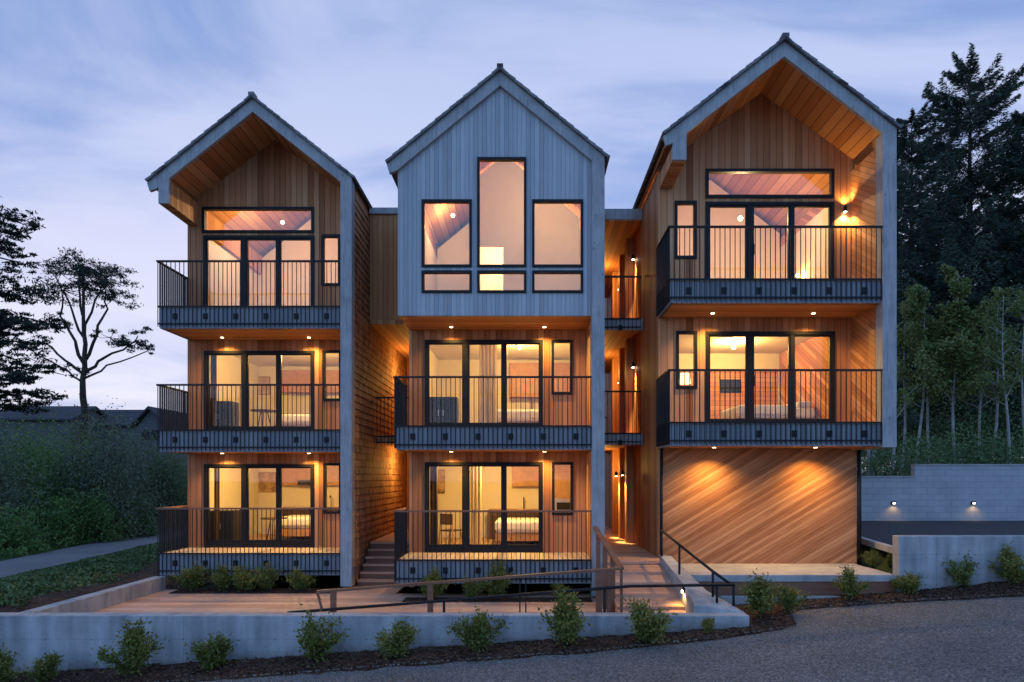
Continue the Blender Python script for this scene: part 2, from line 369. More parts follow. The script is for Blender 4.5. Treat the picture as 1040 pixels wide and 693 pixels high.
# ------------------------------------------------------------------ building helpers
def rect(px0, px1, py0, py1, Y): return (X(px0, Y), X(px1, Y), Z(py1, Y), Z(py0, Y))
def rpoly(r): return [(r[0], r[2]), (r[1], r[2]), (r[1], r[3]), (r[0], r[3])]
def window(root, name, r, Y, fw=.07, mull=(), glass='glass', sill=0., handle=None, label=None, sash=.0):
    """r = (x0,x1,z0,z1); mull = inner upright bars (x, halfwidth)"""
    x0, x1, z0, z1 = r; e = .012
    m = MB(); ya, yb = Y - .035, Y + .09
    m.box(x0 - e, x0 + fw, ya, yb, z0 - e, z1 + e); m.box(x1 - fw, x1 + e, ya, yb, z0 - e, z1 + e)
    m.box(x0 + fw, x1 - fw, ya, yb, z1 - fw, z1 + e); m.box(x0 + fw, x1 - fw, ya, yb, z0 - e, z0 + fw + sill)
    cuts = [x0 + fw]
    for (mx, hw) in mull:
        m.box(mx - hw, mx + hw, ya + .012, yb - .012, z0 + fw + sill, z1 - fw); cuts += [mx - hw, mx + hw]
    cuts.append(x1 - fw)
    f = m.build(name, M['frame'], root)
    if label: f['label'] = label
    for i in range(0, len(cuts), 2):
        a, b = cuts[i], cuts[i + 1]; yy = Y + .03
        za, zb = z0 + fw + sill, z1 - fw
        if sash:   # sash of each door leaf
            k = MB(); k.box(a, a + sash, ya + .03, yb - .03, za, zb); k.box(b - sash, b, ya + .03, yb - .03, za, zb)
            k.box(a + sash, b - sash, ya + .03, yb - .03, zb - sash, zb); k.box(a + sash, b - sash, ya + .03, yb - .03, za, za + sash * 2)
            k.build('sash', M['frame'], f)
            a += sash; b -= sash; zb -= sash; za += sash * 2
        g = MB(); g.box(a - .004, b + .004, yy, yy + .012, za - .004, zb + .004); g.build('pane', M[glass], f)
    if handle:
        h = MB(); h.bar((handle, Y - .06, z0 + .95), (handle, Y - .06, z0 + 1.2), .022); h.bar((handle, Y - .06, z0 + 1.0), (handle, Y + .0, z0 + 1.0), .018); h.bar((handle, Y - .06, z0 + 1.15), (handle, Y + .0, z0 + 1.15), .018)
        h.build('handle', M['steel'], f)
    return f

def railing(root, name, xa, xb, Y, F, side=None, sideY=None, low=.5, top=1.12, brackets=6, wood=True):
    """black steel balusters over the fascia with a top rail; side = x of the returning side"""
    m = MB(); zb, zt = F - low, F + top
    n = max(2, round((xb - xa) / .107))
    for i in range(n + 1):
        x = xa + (xb - xa) * i / n; m.box(x - .008, x + .008, Y - .008, Y + .008, zb, zt - .03)
    m.box(xa - .01, xb + .01, Y - .012, Y + .012, zb + .06, zb + .09); m.box(xa - .01, xb + .01, Y - .012, Y + .012, F - .02, F + .015)
    if side is not None:
        k = round((sideY - Y) / .107)
        for i in range(1, k + 1):
            y = Y + (sideY - Y) * i / k
            m.box(side - .02, side + .02, y - .008, y + .008, zb, zt - .03)
        m.box(side - .012, side + .012, Y + .012, sideY, zb + .06, zb + .09); m.box(side - .012, side + .012, Y + .012, sideY, F - .02, F + .015)
    r = m.build(name, M['steel'], root)
    t = MB(); t.box(xa - .03, xb + .015, Y - .028, Y + .022, zt - .03, zt + .012)
    if side is not None: t.box(side - .026, side + .026, Y + .022, sideY, zt - .03, zt + .012)
    t.build('top_rail', M['rail_wood'] if F == F1 else M['steel'], r)
    for i in range(brackets):
        x = xa + (xb - xa) * (i + .55) / brackets
        b = MB(); b.box(x - .055, x + .055, Y + .009, Y + .04, F - .31, F - .17); b.build('bracket', M['steel'], r)
    return r

def roofz(R_, x):
    (xl, zl), (xa, za), (xr, zr) = R_
    return zl + (za - zl) * (x - xl) / (xa - xl) if x < xa else za + (zr - za) * (x - xa) / (xr - xa)

def roof(root, RL, Yf, Yb, postx=None, retx=None, ret_z=9.5, side='R'):
    """RL: eave, apex, eave as (x,z) of the roof surface. Post on one side (postx=(x0,x1,z0)), short return on the other."""
    (xl, zl), (xa, za), (xr, zr) = RL
    t = .06; d = .38
    out = lambda x: roofz(RL, x) - t
    inn = lambda x: roofz(RL, x) - d
    # roof body, boarded underneath
    b = MB()
    b.prism([(xl + .1, out(xl + .1) - .02), (xa, out(xa) - .02), (xa, inn(xa) + .04), (xl + .1, inn(xl + .1) + .16)], Yf + .06, Yb)
    b.prism([(xa, out(xa) - .02), (xr - .1, out(xr - .1) - .02), (xr - .1, inn(xr - .1) + .16), (xa, inn(xa) + .04)], Yf + .06, Yb)
    r = b.build('roof', M['soffit'], root)
    # shingle courses
    s = MB()
    for (xe, ze) in ((xl, zl), (xr, zr)):
        L = math.hypot(xa - xe, za - ze); n = int(L / .2); ux, uz = (xa - xe) / L, (za - ze) / L; nx, nz = (-uz, ux) if ux > 0 else (uz, -ux)
        for i in range(n + 1):
            a = i * L / n - .02; c = min(a + L / n + .1, L)
            p = lambda q, h: (xe + ux * q + nx * h, ze + uz * q + nz * h)
            s.prism([p(a, -.035), p(a, .02), p(c, -.004), p(c, -.05)], Yf - .10 - .012 * (i % 2), Yb + .1)
    s.build('roof_shingles', M['roof_shingle'], r)
    c = MB(); c.prism([(xa - .13, za - .10), (xa, za + .035), (xa + .13, za - .10), (xa + .11, za - .15), (xa, za - .02), (xa - .11, za - .15)], Yf - .13, Yb + .1)
    c.box(xa - .07, xa + .07, Yf - .135, Yf + .1, za - .02, za + .055)
    c.build('ridge_cap', M['roof_shingle'], r)
    # gable fascia and post
    y0, y1 = Yf - .03, Yf + .06
    for sgn in (-1, 1):
        end = xl if sgn < 0 else xr
        f = MB()
        on_post = (side == 'R' and sgn > 0) or (side == 'L' and sgn < 0) or side == 'B'
        if on_post and postx:
            p0, p1, z0 = postx
            po, pi_ = (p1, p0) if sgn > 0 else (p0, p1)
            f.prism([(xa, out(xa)), (po, out(po)), (pi_, inn(pi_)), (xa, inn(xa))], y0, y1)
            f.build('fascia', M['trim'], root)
            k = MB(); k.prism([(pi_, z0), (po, z0), (po, out(po) - .002), (pi_, inn(pi_) - .002)], y0, y1 + .21); k.build('post', M['trim'], root, .006)
        else:
            e2 = end - sgn * .06
            f.prism([(xa, out(xa)), (end, out(end)), (e2, out(end) - .2), (e2 - sgn * .17, inn(e2 - sgn * .17)), (xa, inn(xa))], y0, y1)
            f.build('fascia', M['trim'], root)
    if retx:
        a, bb = sorted(retx)
        k = MB(); k.prism([(a, ret_z), (bb, ret_z), (bb, inn(bb) - .002), (a, inn(a) - .002)], y0, y1); k.build('eave_return', M['trim'], root)
        return r, (a, bb)
    return r, None

def soffit_lamp(root, x, y, z, power, color=AMBER, spot=R(135)):
    k = MB(); k.tube([(x, y, z - .006), (x, y, z + .02)], .055, 16); o = k.build('downlight', M['steel'], root)
    k = MB(); k.tube([(x, y, z - .012), (x, y, z - .007)], .04, 14); k.build('lamp_lens', M['bulb'], o)
    light('downlight_lamp', 'SPOT', (x, y, z - .03), power, color, .04, (0, 0, 0), spot, 1.)

def room(root, x0, x1, y0, y1, z0, z1, wall, gable=None, floor=True):
    """plaster lining of a room: floor, ceiling, sides, back"""
    t = .02
    m = MB()
    m.box(x0 - t, x0, y0, y1, z0, z1); m.box(x1, x1 + t, y0, y1, z0, z1)
    if gable: m.prism([(x0, z0), (x1, z0), (x1, roofz(gable, x1) - .45), (max(min(gable[1][0], x1), x0), gable[1][1] - .45), (x0, roofz(gable, x0) - .45)], y1, y1 + t)
    else: m.box(x0, x1, y1, y1 + t, z0, z1); m.box(x0, x1, y0, y1, z1, z1 + t)
    r = m.build('interior_wall', M[wall], root)
    f = MB(); f.box(x0, x1, y0, y1, z0 - t, z0); f.build('interior_floor', M['floor_in'], root)
    return r

def globe(root, p, r=.05, power=40, color=WARM, strength='bulb'):
    k = MB(); k.ball(p, r); o = k.build('globe_lamp', M[strength], root); 
    light('room_lamp', 'POINT', (p[0], p[1] , p[2] - r - .05), power, color, .06)
    return o

def sconce(root, p, power=18, dirn=(-1, 0), up=False, spot=R(40)):
    """small black cylinder lamp on a wall; dirn = the way out of the wall"""
    x, y, z = p[0] + dirn[0] * .07, p[1] + dirn[1] * .07, p[2]
    k = MB(); k.tube([(x, y, z - .08), (x, y, z + .06)], .035, 12); k.bar((x, y, z), (p[0], p[1], z), .03); o = k.build('wall_lamp', M['steel'], root)
    k = MB(); k.tube([(x, y, z - .088), (x, y, z - .081)], .03, 12); k.build('lamp_lens', M['bulb_white'], o)
    light('wall_lamp_light', 'SPOT', (x, y, z - .11), power, WARM, .03, (0, R(-9), 0) if dirn[0] < 0 else (0, 0, 0), spot, .5)

def house_shell(root, XL, XR, Yr, Yb, z0, zt, wl=.14, wr=.14, lmat='cedar', rmat='cedar', yl=None, yr=None, RL=None):
    topl = roofz(RL, XL + .1) - .3; topr = roofz(RL, XR - .1) - .3
    k = MB(); k.box(XL, XL + wl, yl if yl is not None else Yr + .01, Yb, z0, topl); k.build('side_wall', M[lmat], root)
    k = MB(); k.box(XR - wr, XR, yr if yr is not None else Yr + .01, Yb, z0, topr); k.build('side_wall', M[rmat], root)
    k = MB(); k.prism([(XL + wl, z0), (XR - wr, z0), (XR - wr, topr), (RL[1][0], RL[1][1] - .5), (XL + wl, topl)], Yb - .14, Yb - .003); k.build('back_wall', M['cedar'], root)

def floor_slab(root, x0, x1, y0, y1, F):
    k = MB(); k.box(x0, x1, y0, y1, F - .46, F - .025); k.build('floor_slab', M['cedar'], root)

def balcony(root, xa, xb, Yf, Yr, F, soffit=True, side=None, low=.54, lamps=(), power=20):
    k = MB(); k.box(xa, xb, Yf + .035, Yf + .075, F - low, F - .035)
    if side is not None:
        s = 1 if side < (xa + xb) / 2 else -1
        k.box(side + .03 if s > 0 else side - .07, side + .07 if s > 0 else side - .03, Yf + .077, Yr - .005, F - low, F - .035)
    r = k.build('balcony_fascia', M['skirt'], root)
    d = MB(); d.box(xa + .005, xb - .002, Yf + .02, Yr, F - .033, F); d.build('balcony_deck', M['balc_deck'], root)
    if soffit:
        d = MB(); d.box(xa + .08, xb - .002, Yf + .078, Yr, F - low + .01, F - low + .04); d.build('balcony_soffit', M['soffit_x'], root)
        d = MB(); d.box(xa + .09, xb - .004, Yf + .08, Yr - .005, F - low + .043, F - .036); d.build('balcony_joists', M['cedar'], root)
        for (x, y) in lamps: soffit_lamp(root, x, y, F - low + .01, power)
    return r

# ================================================================== LEFT HOUSE
Yf, Yr, Yb = 16.84, 18.31, 28.0
LXL, LXP0, LXP1 = -9.10, X(346, Yf), X(357.5, Yf)
LR = ((X(150, Yf), Z(184, Yf)), (X(257, Yf), Z(98.5, Yf)), (LXP1 + .06, Z(180.5, Yf)))
H = thing('gabled_house', (-6.8, 17.6, 0), 'left cedar house with open gabled balcony and shingled flank beside the dark lane', 'house', 'three gabled cedar houses')
roof(H, LR, Yf, Yb, (LXP0, LXP1, .06), (X(161.5, Yf), X(172, Yf)))
k = MB(); k.prism([(X(161.5, Yf), 9.5), (X(172, Yf), 9.5), (X(172, Yf), roofz(LR, X(172, Yf)) - .40), (X(161.5, Yf), roofz(LR, X(161.5, Yf)) - .40)], Yf + .062, Yb - .2); k.build('eave_beam', M['soffit_x'], H)
house_shell(H, LXL, LXP1 - .03, Yr, Yb, .0, 10, .14, .20, yr=Yf + .28, RL=LR)
# shingled flank: saw-tooth courses
k = MB(); xs = LXP1 - .03
n = 54; z0, z1 = .12, roofz(LR, LXP1) - .25; h = (z1 - z0) / n
poly = [(xs + .002, z0)]
for i in range(n): poly += [(xs + .035, z0 + i * h), (xs + .010, z0 + (i + 1) * h - .001)]
poly += [(xs + .002, z1)]
k.prism(poly, Yf + .285, Yb); k.build('shingle_cladding', M['shingle'], H)
doorsL = [rect(207, 319, 240, 317, Yr), rect(208, 319, 357, 441, Yr), rect(208, 319, 472, 556, Yr)]
winsL = [rect(327, 345.5, 239, 290, Yr), rect(328, 346.5, 356.5, 407, Yr), rect(329, 346.5, 471, 521.5, Yr)]
transL = rect(206, 318.5, 211, 236.5, Yr)
doorsL = [(a, b, F, d) for (a, b, c, d), F in zip(doorsL, (F3 + .01, F2 + .01, F1 + .01))]
inn = lambda RL, x: roofz(RL, x) - .22
x0, x1 = LXL + .001, LXP0 + .08
k = MB()
k.prism([(x0, F1 - .3), (x1, F1 - .3), (x1, inn(LR, x1)), (LR[1][0], inn(LR, LR[1][0])), (x0, inn(LR, x0))], Yr, Yr + .14, [rpoly(r) for r in doorsL + winsL + [transL]])
k.build('front_wall', M['cedar'], H)
for F, dr, wn, g in zip((F3, F2, F1), doorsL, winsL, ('glass_up', 'glass', 'glass')):
    w = dr[1] - dr[0]
    window(H, 'sliding_door', dr, Yr, .06, ((dr[0] + w * .365, .055), (dr[0] + w * .675, .03)), g, .05, dr[0] + w * .69, sash=.04)
    window(H, 'narrow_window', wn, Yr, .055, (), g)
window(H, 'transom_window', transL, Yr, .06, (), 'glass_up')
for i, (F, lamp) in enumerate(((F3, True), (F2, True), (F1, False))):
    lx = [(X(226, 18.0), 17.98), (X(314, 18.0), 17.98)]
    balcony(H, LXL + .03, LXP0 - .004, Yf, Yr, F, lamp, LXL, lamps=lx if lamp else (), power=30)
    railing(H, 'balcony_railing', LXL + .0, LXP0 - .02, Yf, F, LXL, Yr - .02)
    floor_slab(H, LXL + .14, LXP1 - .24, Yr + .145, Yb - .2, F)
for F, g, wl in ((F1, None, 'plaster'), (F2, None, 'plaster'), (F3, LR, 'plaster_pink')):
    room(H, LXL + .18, LXP0 + .04, Yr + .15, Yr + 4.4, F + .001, F + (2.52 if F < F3 else 2.6), wl, g)

Yr_L = Yr
# ================================================================== CENTRE HOUSE
Cf, Cr, Cb = 15.53, 17.1, 27.6
CXL, CP0, CP1 = X(403.5, Cf), X(601, Cf), X(614, Cf)
CR = ((X(393, Cf), Z(165, Cf)), (X(508, Cf), Z(70.5, Cf)), (CP1 + .09, Z(160.5, Cf)))
H2 = thing('gabled_house', (-.6, 16.4, 0), 'middle house with closed grey boarded gable and tall central window', 'house', 'three gabled cedar houses')
roof(H2, CR, Cf, Cb, (CP0, CP1, .05))
house_shell(H2, CXL, CP1 - .03, Cr, Cb, .0, 10, .14, .14, yr=Cf + .28, RL=CR, rmat='cedar_red')
k = MB(); k.box(CP0, CP1 - .172, Cf + .285, Cr - .002, F1, 6.44); k.build('balcony_end_wall', M['cedar'], H2)
k = MB(); k.box(CXL, CXL + .14, Cf + .154, Cr - .002, 6.46, roofz(CR, CXL + .1) - .3); k.build('side_wall', M['grey'], H2)
CB = Z(320, Cf)
W3 = [rect(485, 534, 159.5, 270.3, Cf), rect(485, 534, 274.8, 296.5, Cf), rect(428.5, 478.5, 202.5, 270.3, Cf), rect(428.5, 478.5, 274.8, 296.5, Cf), rect(541, 592, 202.5, 270.3, Cf), rect(541, 592, 274.8, 296.5, Cf)]
x0, x1 = CXL, CP0 + .0
k = MB()
k.prism([(x0, CB), (x1, CB), (x1, inn(CR, x1)), (CR[1][0], inn(CR, CR[1][0])), (x0, inn(CR, x0))], Cf + .061, Cf + .2, [rpoly(r) for r in W3])
k.build('gable_wall', M['grey'], H2)
for i, r in enumerate(W3): window(H2, 'picture_window' if i % 2 == 0 else 'low_window', r, Cf + .06, .045, (), 'glass_up')
k = MB(); k.box(CXL + .002, CP0 - .002, Cf + .152, Cr - .004, CB + .002, CB + .03); k.build('bay_soffit', M['soffit_x'], H2)
for px in (458, 553): soffit_lamp(H2, X(px, 16.7), 16.76, CB, 34)
doorsC = [rect(432, 551, 346, 434, Cr), rect(432, 551, 470, 562, Cr)]
winsC = [rect(560.5, 581, 346, 400.5, Cr), rect(561, 581.5, 470, 523, Cr)]
doorsC = [(a, b, F + .01, d) for (a, b, c, d), F in zip(doorsC, (F2, F1))]
k = MB(); k.prism([(CXL + .001, F1 - .3), (CP0 + .1, F1 - .3), (CP0 + .1, 6.9), (CXL + .001, 6.9)], Cr, Cr + .14, [rpoly(r) for r in doorsC + winsC]); k.build('front_wall', M['cedar'], H2)
for F, dr, wn in zip((F2, F1), doorsC, winsC):
    w = dr[1] - dr[0]
    window(H2, 'sliding_door', dr, Cr, .06, ((dr[0] + w * .345, .055), (dr[0] + w * .67, .03)), 'glass', .05, dr[0] + w * .685, sash=.04)
    window(H2, 'narrow_window', wn, Cr, .055)
for F, s in ((F2, True), (F1, False)):
    balcony(H2, CXL - .02, CP0 - .004, Cf, Cr, F, s, X(400.8, Cf), lamps=[(X(458, 16.7), 16.76), (X(553, 16.7), 16.76)] if s else (), power=30)
    railing(H2, 'balcony_railing', X(400.8, Cf), CP0 - .02, Cf, F, X(400.8, Cf), Cr - .02)
    floor_slab(H2, CXL + .14, CP1 - .18, Cr + .145, Cb - .2, F)
floor_slab(H2, CXL + .145, CP0 - .01, Cf + .155, Cb - .2, F3 - .03)
YB3 = Cf + 3.2
for F, g, wl, y in ((F1, None, 'plaster', Cr + .15), (F2, None, 'plaster', Cr + .15), (F3, CR, 'plaster_pink', Cf + .21)):
    room(H2, CXL + .18, CP0 - .03, y, Cr + 4.2 if F < F3 else Cr + 4.0, F + .001, F + (2.5 if F < F3 else 2.55), wl, g)

d0, d1 = X(487, YB3), X(511, YB3)
k = MB(); k.prism([(-1.5, F3), (CP0 - .04, F3), (CP0 - .04, roofz(CR, CP0) - .45), (CR[1][0], CR[1][1] - .42), (-1.5, roofz(CR, -1.5) - .42)], YB3, YB3 + .1, [[(d0, F3 + .01), (d1, F3 + .01), (d1, F3 + 2.1 if False else Z(250, YB3)), (d0, Z(250, YB3))]]); k.build('interior_wall', M['plaster_pink'], H2)
light('room_lamp', 'POINT', ((d0 + d1) / 2 + .3, YB3 + .9, F3 + 2.6), 48, PEACH, .1)
k = MB(); k.box(-1.49, -1.42, YB3 + .102, Cr + 3.99, F3, roofz(CR, -1.5) - .42); k.build('interior_wall', M['plaster_pink'], H2)

# ================================================================== RIGHT HOUSE
Rf, Rr, Rb = 14.53, 15.95, 27.0
RXL, RP0, RP1 = 3.08, X(896, Rf), X(910, Rf)
RR = ((X(673.5, Rf), Z(136, Rf)), (X(796, Rf), Z(40, Rf)), (RP1 + .06, Z(130.5, Rf)))
H3 = thing('gabled_house', (5.4, 15.5, .7), 'right house with wide open gable above a slanted board ground floor', 'house', 'three gabled cedar houses')
roof(H3, RR, Rf, Rb, (RP0, RP1, Z(454.5, Rf)), (X(683, Rf), X(697, Rf)))
a, b = X(683, Rf), X(697, Rf)
k = MB(); k.prism([(a, 9.5), (b, 9.5), (b, roofz(RR, b) - .40), (a, roofz(RR, a) - .40)], Rf + .062, Rr - .003); k.build('eave_beam', M['soffit_x'], H3)
k = MB(); k.box(RXL, RXL + .14, Rr + .012, Rb, .6, roofz(RR, RXL + .05) - .3); k.build('side_wall', M['cedar'], H3)
k = MB(); k.box(RP0 + .0, RP1 - .03, Rf + .275, Rb, Z(454.5, Rf), roofz(RR, RP1) - .34); k.build('side_wall', M['diag_side'], H3)
doorsR = [rect(717, 846.5, 206, 291, Rr), rect(717, 847, 337.5, 431, Rr)]
winsR = [rect(685.5, 707, 205, 262.5, Rr), rect(687, 707.5, 337, 394.5, Rr)]
transR = rect(717, 846.5, 172.5, 201, Rr)
doorsR = [(a, b, F + .01, d) for (a, b, c, d), F in zip(doorsR, (F3, F2))]
x0, x1 = RXL + .001, RP0 + .1
k = MB(); k.prism([(x0, 3.5), (x1, 3.5), (x1, inn(RR, x1)), (RR[1][0], inn(RR, RR[1][0])), (x0, inn(RR, x0))], Rr + .001, Rr + .14, [rpoly(r) for r in doorsR + winsR + [transR]]); k.build('front_wall', M['cedar'], H3)
for F, dr, wn, g in zip((F3, F2), doorsR, winsR, ('glass_up', 'glass')):
    w = dr[1] - dr[0]
    window(H3, 'sliding_door', dr, Rr, .06, ((dr[0] + w * .345, .055), (dr[0] + w * .67, .035)), g, .05, dr[0] + w * .37, sash=.04)
    window(H3, 'narrow_window', wn, Rr, .055, (), g)
window(H3, 'transom_window', transR, Rr, .06, (), 'glass_up')
for F, s in ((F3, True), (F2, True)):
    lx = [(X(725, 15.4), 15.5 if F > 5 else 15.38), (X(828, 15.4), 15.5 if F > 5 else 15.38)]
    balcony(H3, RXL - .02, RP0 - .004, Rf, Rr, F, s, RXL - .04, low=.50, lamps=lx, power=36 if F > 5 else 44)
    railing(H3, 'balcony_railing', RXL - .04, RP0 - .02, Rf, F, RXL - .04, Rr - .02, low=.46)
    floor_slab(H3, RXL + .145, RP0 - .01, Rr + .145, Rb - .2, F)
    room(H3, RXL + .18, RP0 - .03, Rr + .15, Rr + 4.4, F + .001, F + (2.52 if F < F3 else 2.6), 'plaster' if F < F3 else 'plaster_pink', RR if F == F3 else None)
sconce(H3, (X(857, Rr), Rr, Z(213, Rr)), 50, (0, -1), spot=R(120)); light('wall_lamp_light', 'SPOT', (X(857, Rr), Rr - .07, Z(213, Rr) + .1), 14, WARM, .03, (R(180), 0, 0), R(130), .8)
# ground floor block
gx1 = X(870, 15.9)
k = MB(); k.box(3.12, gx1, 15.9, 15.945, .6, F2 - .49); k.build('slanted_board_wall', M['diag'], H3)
k = MB(); k.box(3.22, gx1 - .01, 15.948, Rb - .3, .6, F2 - .47); k.build('ground_floor_wall', M['cedar'], H3)
k = MB(); k.box(RP0 - .3, RP1 - .035, Rf + .28, Rb - .2, F2 - .50, F2 - .465); k.build('overhang_soffit', M['soffit_x'], H3)
k = MB(); k.tube([(X(672, 15.8) , 15.84, F2 - .5), (X(672, 15.8), 15.84, .7)], .035, 8); k.build('downspout', M['steel'], H3)
k = MB(); k.tube([(gx1 + .05, 15.88, F2 - .5), (gx1 + .05, 15.88, .72)], .05, 8); k.build('downspout', M['steel'], H3)
for i in range(3):
    a = X((728, 790, 850)[i], 15.88)

# ------------------------------------------------------------------ lights and furniture indoors
globe(H, (X(287, 20.0), 20.0, Z(226, 20.0)), .05, 40, PEACH)
globe(H, (-6.4, 19.5, F2 + 2.38), .06, 50, WARM); globe(H, (-6.6, 19.3, F1 + 2.38), .06, 56, WARM)
globe(H2, (X(460, 19.2), 19.2, Z(219, 19.2)), .05, 11, PEACH); light('room_lamp', 'POINT', (.5, 16.6, 10.2), 22, PEACH, .1); globe(H2, (-.2, 18.6, F2 + 2.36), .05, 50, WARM); globe(H2, (X(516, 18.3), 18.3, F1 + 2.30), .05, 58, WARM)
globe(H3, (X(752, 17.6), 17.6, Z(222, 17.6)), .06, 40, PEACH); globe(H3, (X(810, 18.6), 18.6, Z(280, 18.6)), .05, 8, WARM)
globe(H3, (X(745, 18.5), 18.5, F2 + 2.36), .06, 48, WARM); globe(H3, (X(811, 19.0), 19.9, F2 + 1.5), .05, 10, WARM)
k = MB(); k.box(RP0 - .08, RP0 - .055, Rr + .2, Rr + 4.3, F2 + .02, F2 + 2.5); k.build('feature_wall', M['diag_side'], H3)
k = MB(); k.box(RXL + .21, RP0 - .09, Rr + 4.36, Rr + 4.385, F2 + .02, F2 + 2.0); k.build('feature_wall', M['level'], H3)
o = thing('television', (X(747, 19.8), Rr + 4.36, Z(390, 19.8)), 'small dark screen on the back wall of the right house room', 'television')
k = MB(); k.box(-.32, .32, -.03, .0, -.2, .2); k.build('screen', M['frame'], o, .004, True)
k = MB(); k.box(-.1, .1, 0.001, .03, -.1, .1); k.build('wall_bracket', M['steel'], o, 0, True)

def bed(x, y, z, rot, label):
    o = thing('bed', (x, y, z), label, 'bed', 'beds in the lit rooms'); o.rotation_euler.z = rot; o.scale = (1, 1, 1.18)
    k = MB(); k.box(-.8, .8, -1., 1.05, .12, .30); [k.box(sx * .7 - .04, sx * .7 + .04, sy * .9 - .04, sy * .9 + .04, 0, .12) for sx in (-1, 1) for sy in (-1, 1)]; k.build('bed_base', M['oak'], o, .01, True)
    k = MB(); k.box(-.78, .78, -.98, .98, .302, .52); k.build('mattress', M['linen'], o, .06, True)
    k = MB(); k.box(-.83, .83, -1.01, .35, .36, .585); k.build('duvet', M['linen'], o, .05, True)
    k = MB(); k.box(-.85, .85, 1.06, 1.12, .0, 1.0); k.build('headboard', M['oak'], o, .01, True)
    for sx in (-.38, .38):
        k = MB(); k.box(sx - .33, sx + .33, .55, .92, .525, .68); k.build('pillow', M['linen'], o, .06, True)
    return o
bed(X(318, 20.6), 20.9, F1, R(-90), 'white made bed behind the lowest sliding door of the left house')
bed(X(318, 20.6), 20.9, F2, R(-90), 'white made bed in the middle storey room of the left house')
bed(X(540, 19.2), 19.4, F1, R(-90), 'white made bed with oak base in the lowest room of the middle house')
bed(X(540, 19.4), 19.5, F2, R(-90), 'white made bed beside curtain in the middle house')
bed(X(780, 18.2), 18.3, F2, R(-90), 'wide white bed under a bedside lamp in the right house')
def cabinet(x, y, z, label):
    o = thing('cabinet', (x, y, z), label, 'cabinet', 'black cabinets by the windows')
    k = MB(); k.box(-.42, .42, -.25, .25, .06, .95); k.box(-.38, .38, -.2, .2, 0, .06); k.build('cabinet_body', M['blackwood'], o, .01, True)
    for s in (-.21, .21):
        k = MB(); k.box(s - .2, s + .2, -.27, -.252, .1, .92); d = k.build('cabinet_door', M['blackwood'], o, .004, True)
        k = MB(); k.box(s * .3 - .01, s * .3 + .01, -.29, -.272, .45, .6); k.build('handle', M['white_metal'], d, 0, True)
cabinet(X(226, 19.2), 19.2, F1, 'black cabinet inside the lowest left room beside its fixed glass')
cabinet(X(224, 19.2), 19.2, F2, 'black cabinet in the middle storey of the left house beside its fixed glass')
cabinet(X(449, 18.2), 18.2, F2, 'black cabinet behind the fixed glass in the middle storey of the middle house')
def table(x, y, z, label):
    o = thing('side_table', (x, y, z), label, 'table', 'small round tables indoors')
    k = MB(); k.tube([(0, 0, .70), (0, 0, .735)], .36, 20); k.build('table_top', M['walnut'], o, 0, True)
    for a in range(3):
        t = a * 2.094; k = MB(); k.tube([(.26 * math.cos(t), .26 * math.sin(t), 0), (.1 * math.cos(t), .1 * math.sin(t), .7)], .016, 6); k.build('leg', M['steel'], o, 0, True)
table(X(278, 19.4), 19.4, F1, 'small round table behind the lowest sliding door of the left house'); table(X(268, 19.4), 19.4, F2, 'small round table in the middle storey of the left house')
def chair(x, y, z, rot, label):
    o = thing('chair', (x, y, z), label, 'chair'); o.rotation_euler.z = rot
    k = MB(); k.box(-.22, .22, -.22, .22, .42, .46); k.build('seat', M['walnut'], o, .01, True)
    k = MB(); k.box(-.21, .21, .2, .23, .6, .9); k.build('backrest', M['walnut'], o, .01, True)
    for sx in (-1, 1):
        for sy in (-1, 1):
            k = MB(); k.bar((sx * .24, sy * .24, 0), (sx * .18, sy * .19, .9 if sy > 0 else .42), .03); k.build('leg', M['oak'], o, 0, True)
chair(X(458, 18.6), 18.6, F1, R(150), 'dark wooden chair behind the fixed glass of the lowest middle room')
def picture(x, y, z, w, h, label):
    o = thing('picture', (x, y, z), label, 'picture', 'framed prints on the room walls')
    k = MB(); k.box(-w / 2, w / 2, -.02, -.004, -h / 2, h / 2); k.build('print', M['art'], o, 0, True)
    k = MB()
    k.box(-w / 2 - .03, w / 2 + .03, -.035, -.002, h / 2, h / 2 + .03); k.box(-w / 2 - .03, w / 2 + .03, -.035, -.002, -h / 2 - .03, -h / 2); k.box(-w / 2 - .03, -w / 2, -.035, -.002, -h / 2, h / 2); k.box(w / 2, w / 2 + .03, -.035, -.002, -h / 2, h / 2)
    k.build('picture_frame', M['oak'], o, 0, True)
yw = Yr + 4.4
picture(X(268, yw), yw, Z(490, yw), .75, .62, 'brown print on the back wall of the lowest left room'); picture(X(263, yw), yw, Z(392, yw), .7, .55, 'brown print on the back wall of the left middle storey room')
k = MB(); yw = Cr + 4.2
def wall_cabinet(x0, x1, y, z0, z1, label):
    o = thing('wall_cabinet', ((x0 + x1) / 2, y, z0), label, 'cabinet', 'oak wall cabinets'); w_ = x1 - x0; h_ = z1 - z0
    k = MB(); k.box(-w_ / 2, w_ / 2, -.32, -.004, 0, h_); k.build('cabinet_body', M['oakwarm'], o, 0, True)
    m_ = max(1, round(w_ / .5))
    for i in range(m_):
        k = MB(); k.box(-w_ / 2 + w_ * i / m_ + .004, -w_ / 2 + w_ * (i + 1) / m_ - .004, -.345, -.322, .004, h_ - .004); k.build('cabinet_door', M['oakwarm'], o, 0, True)
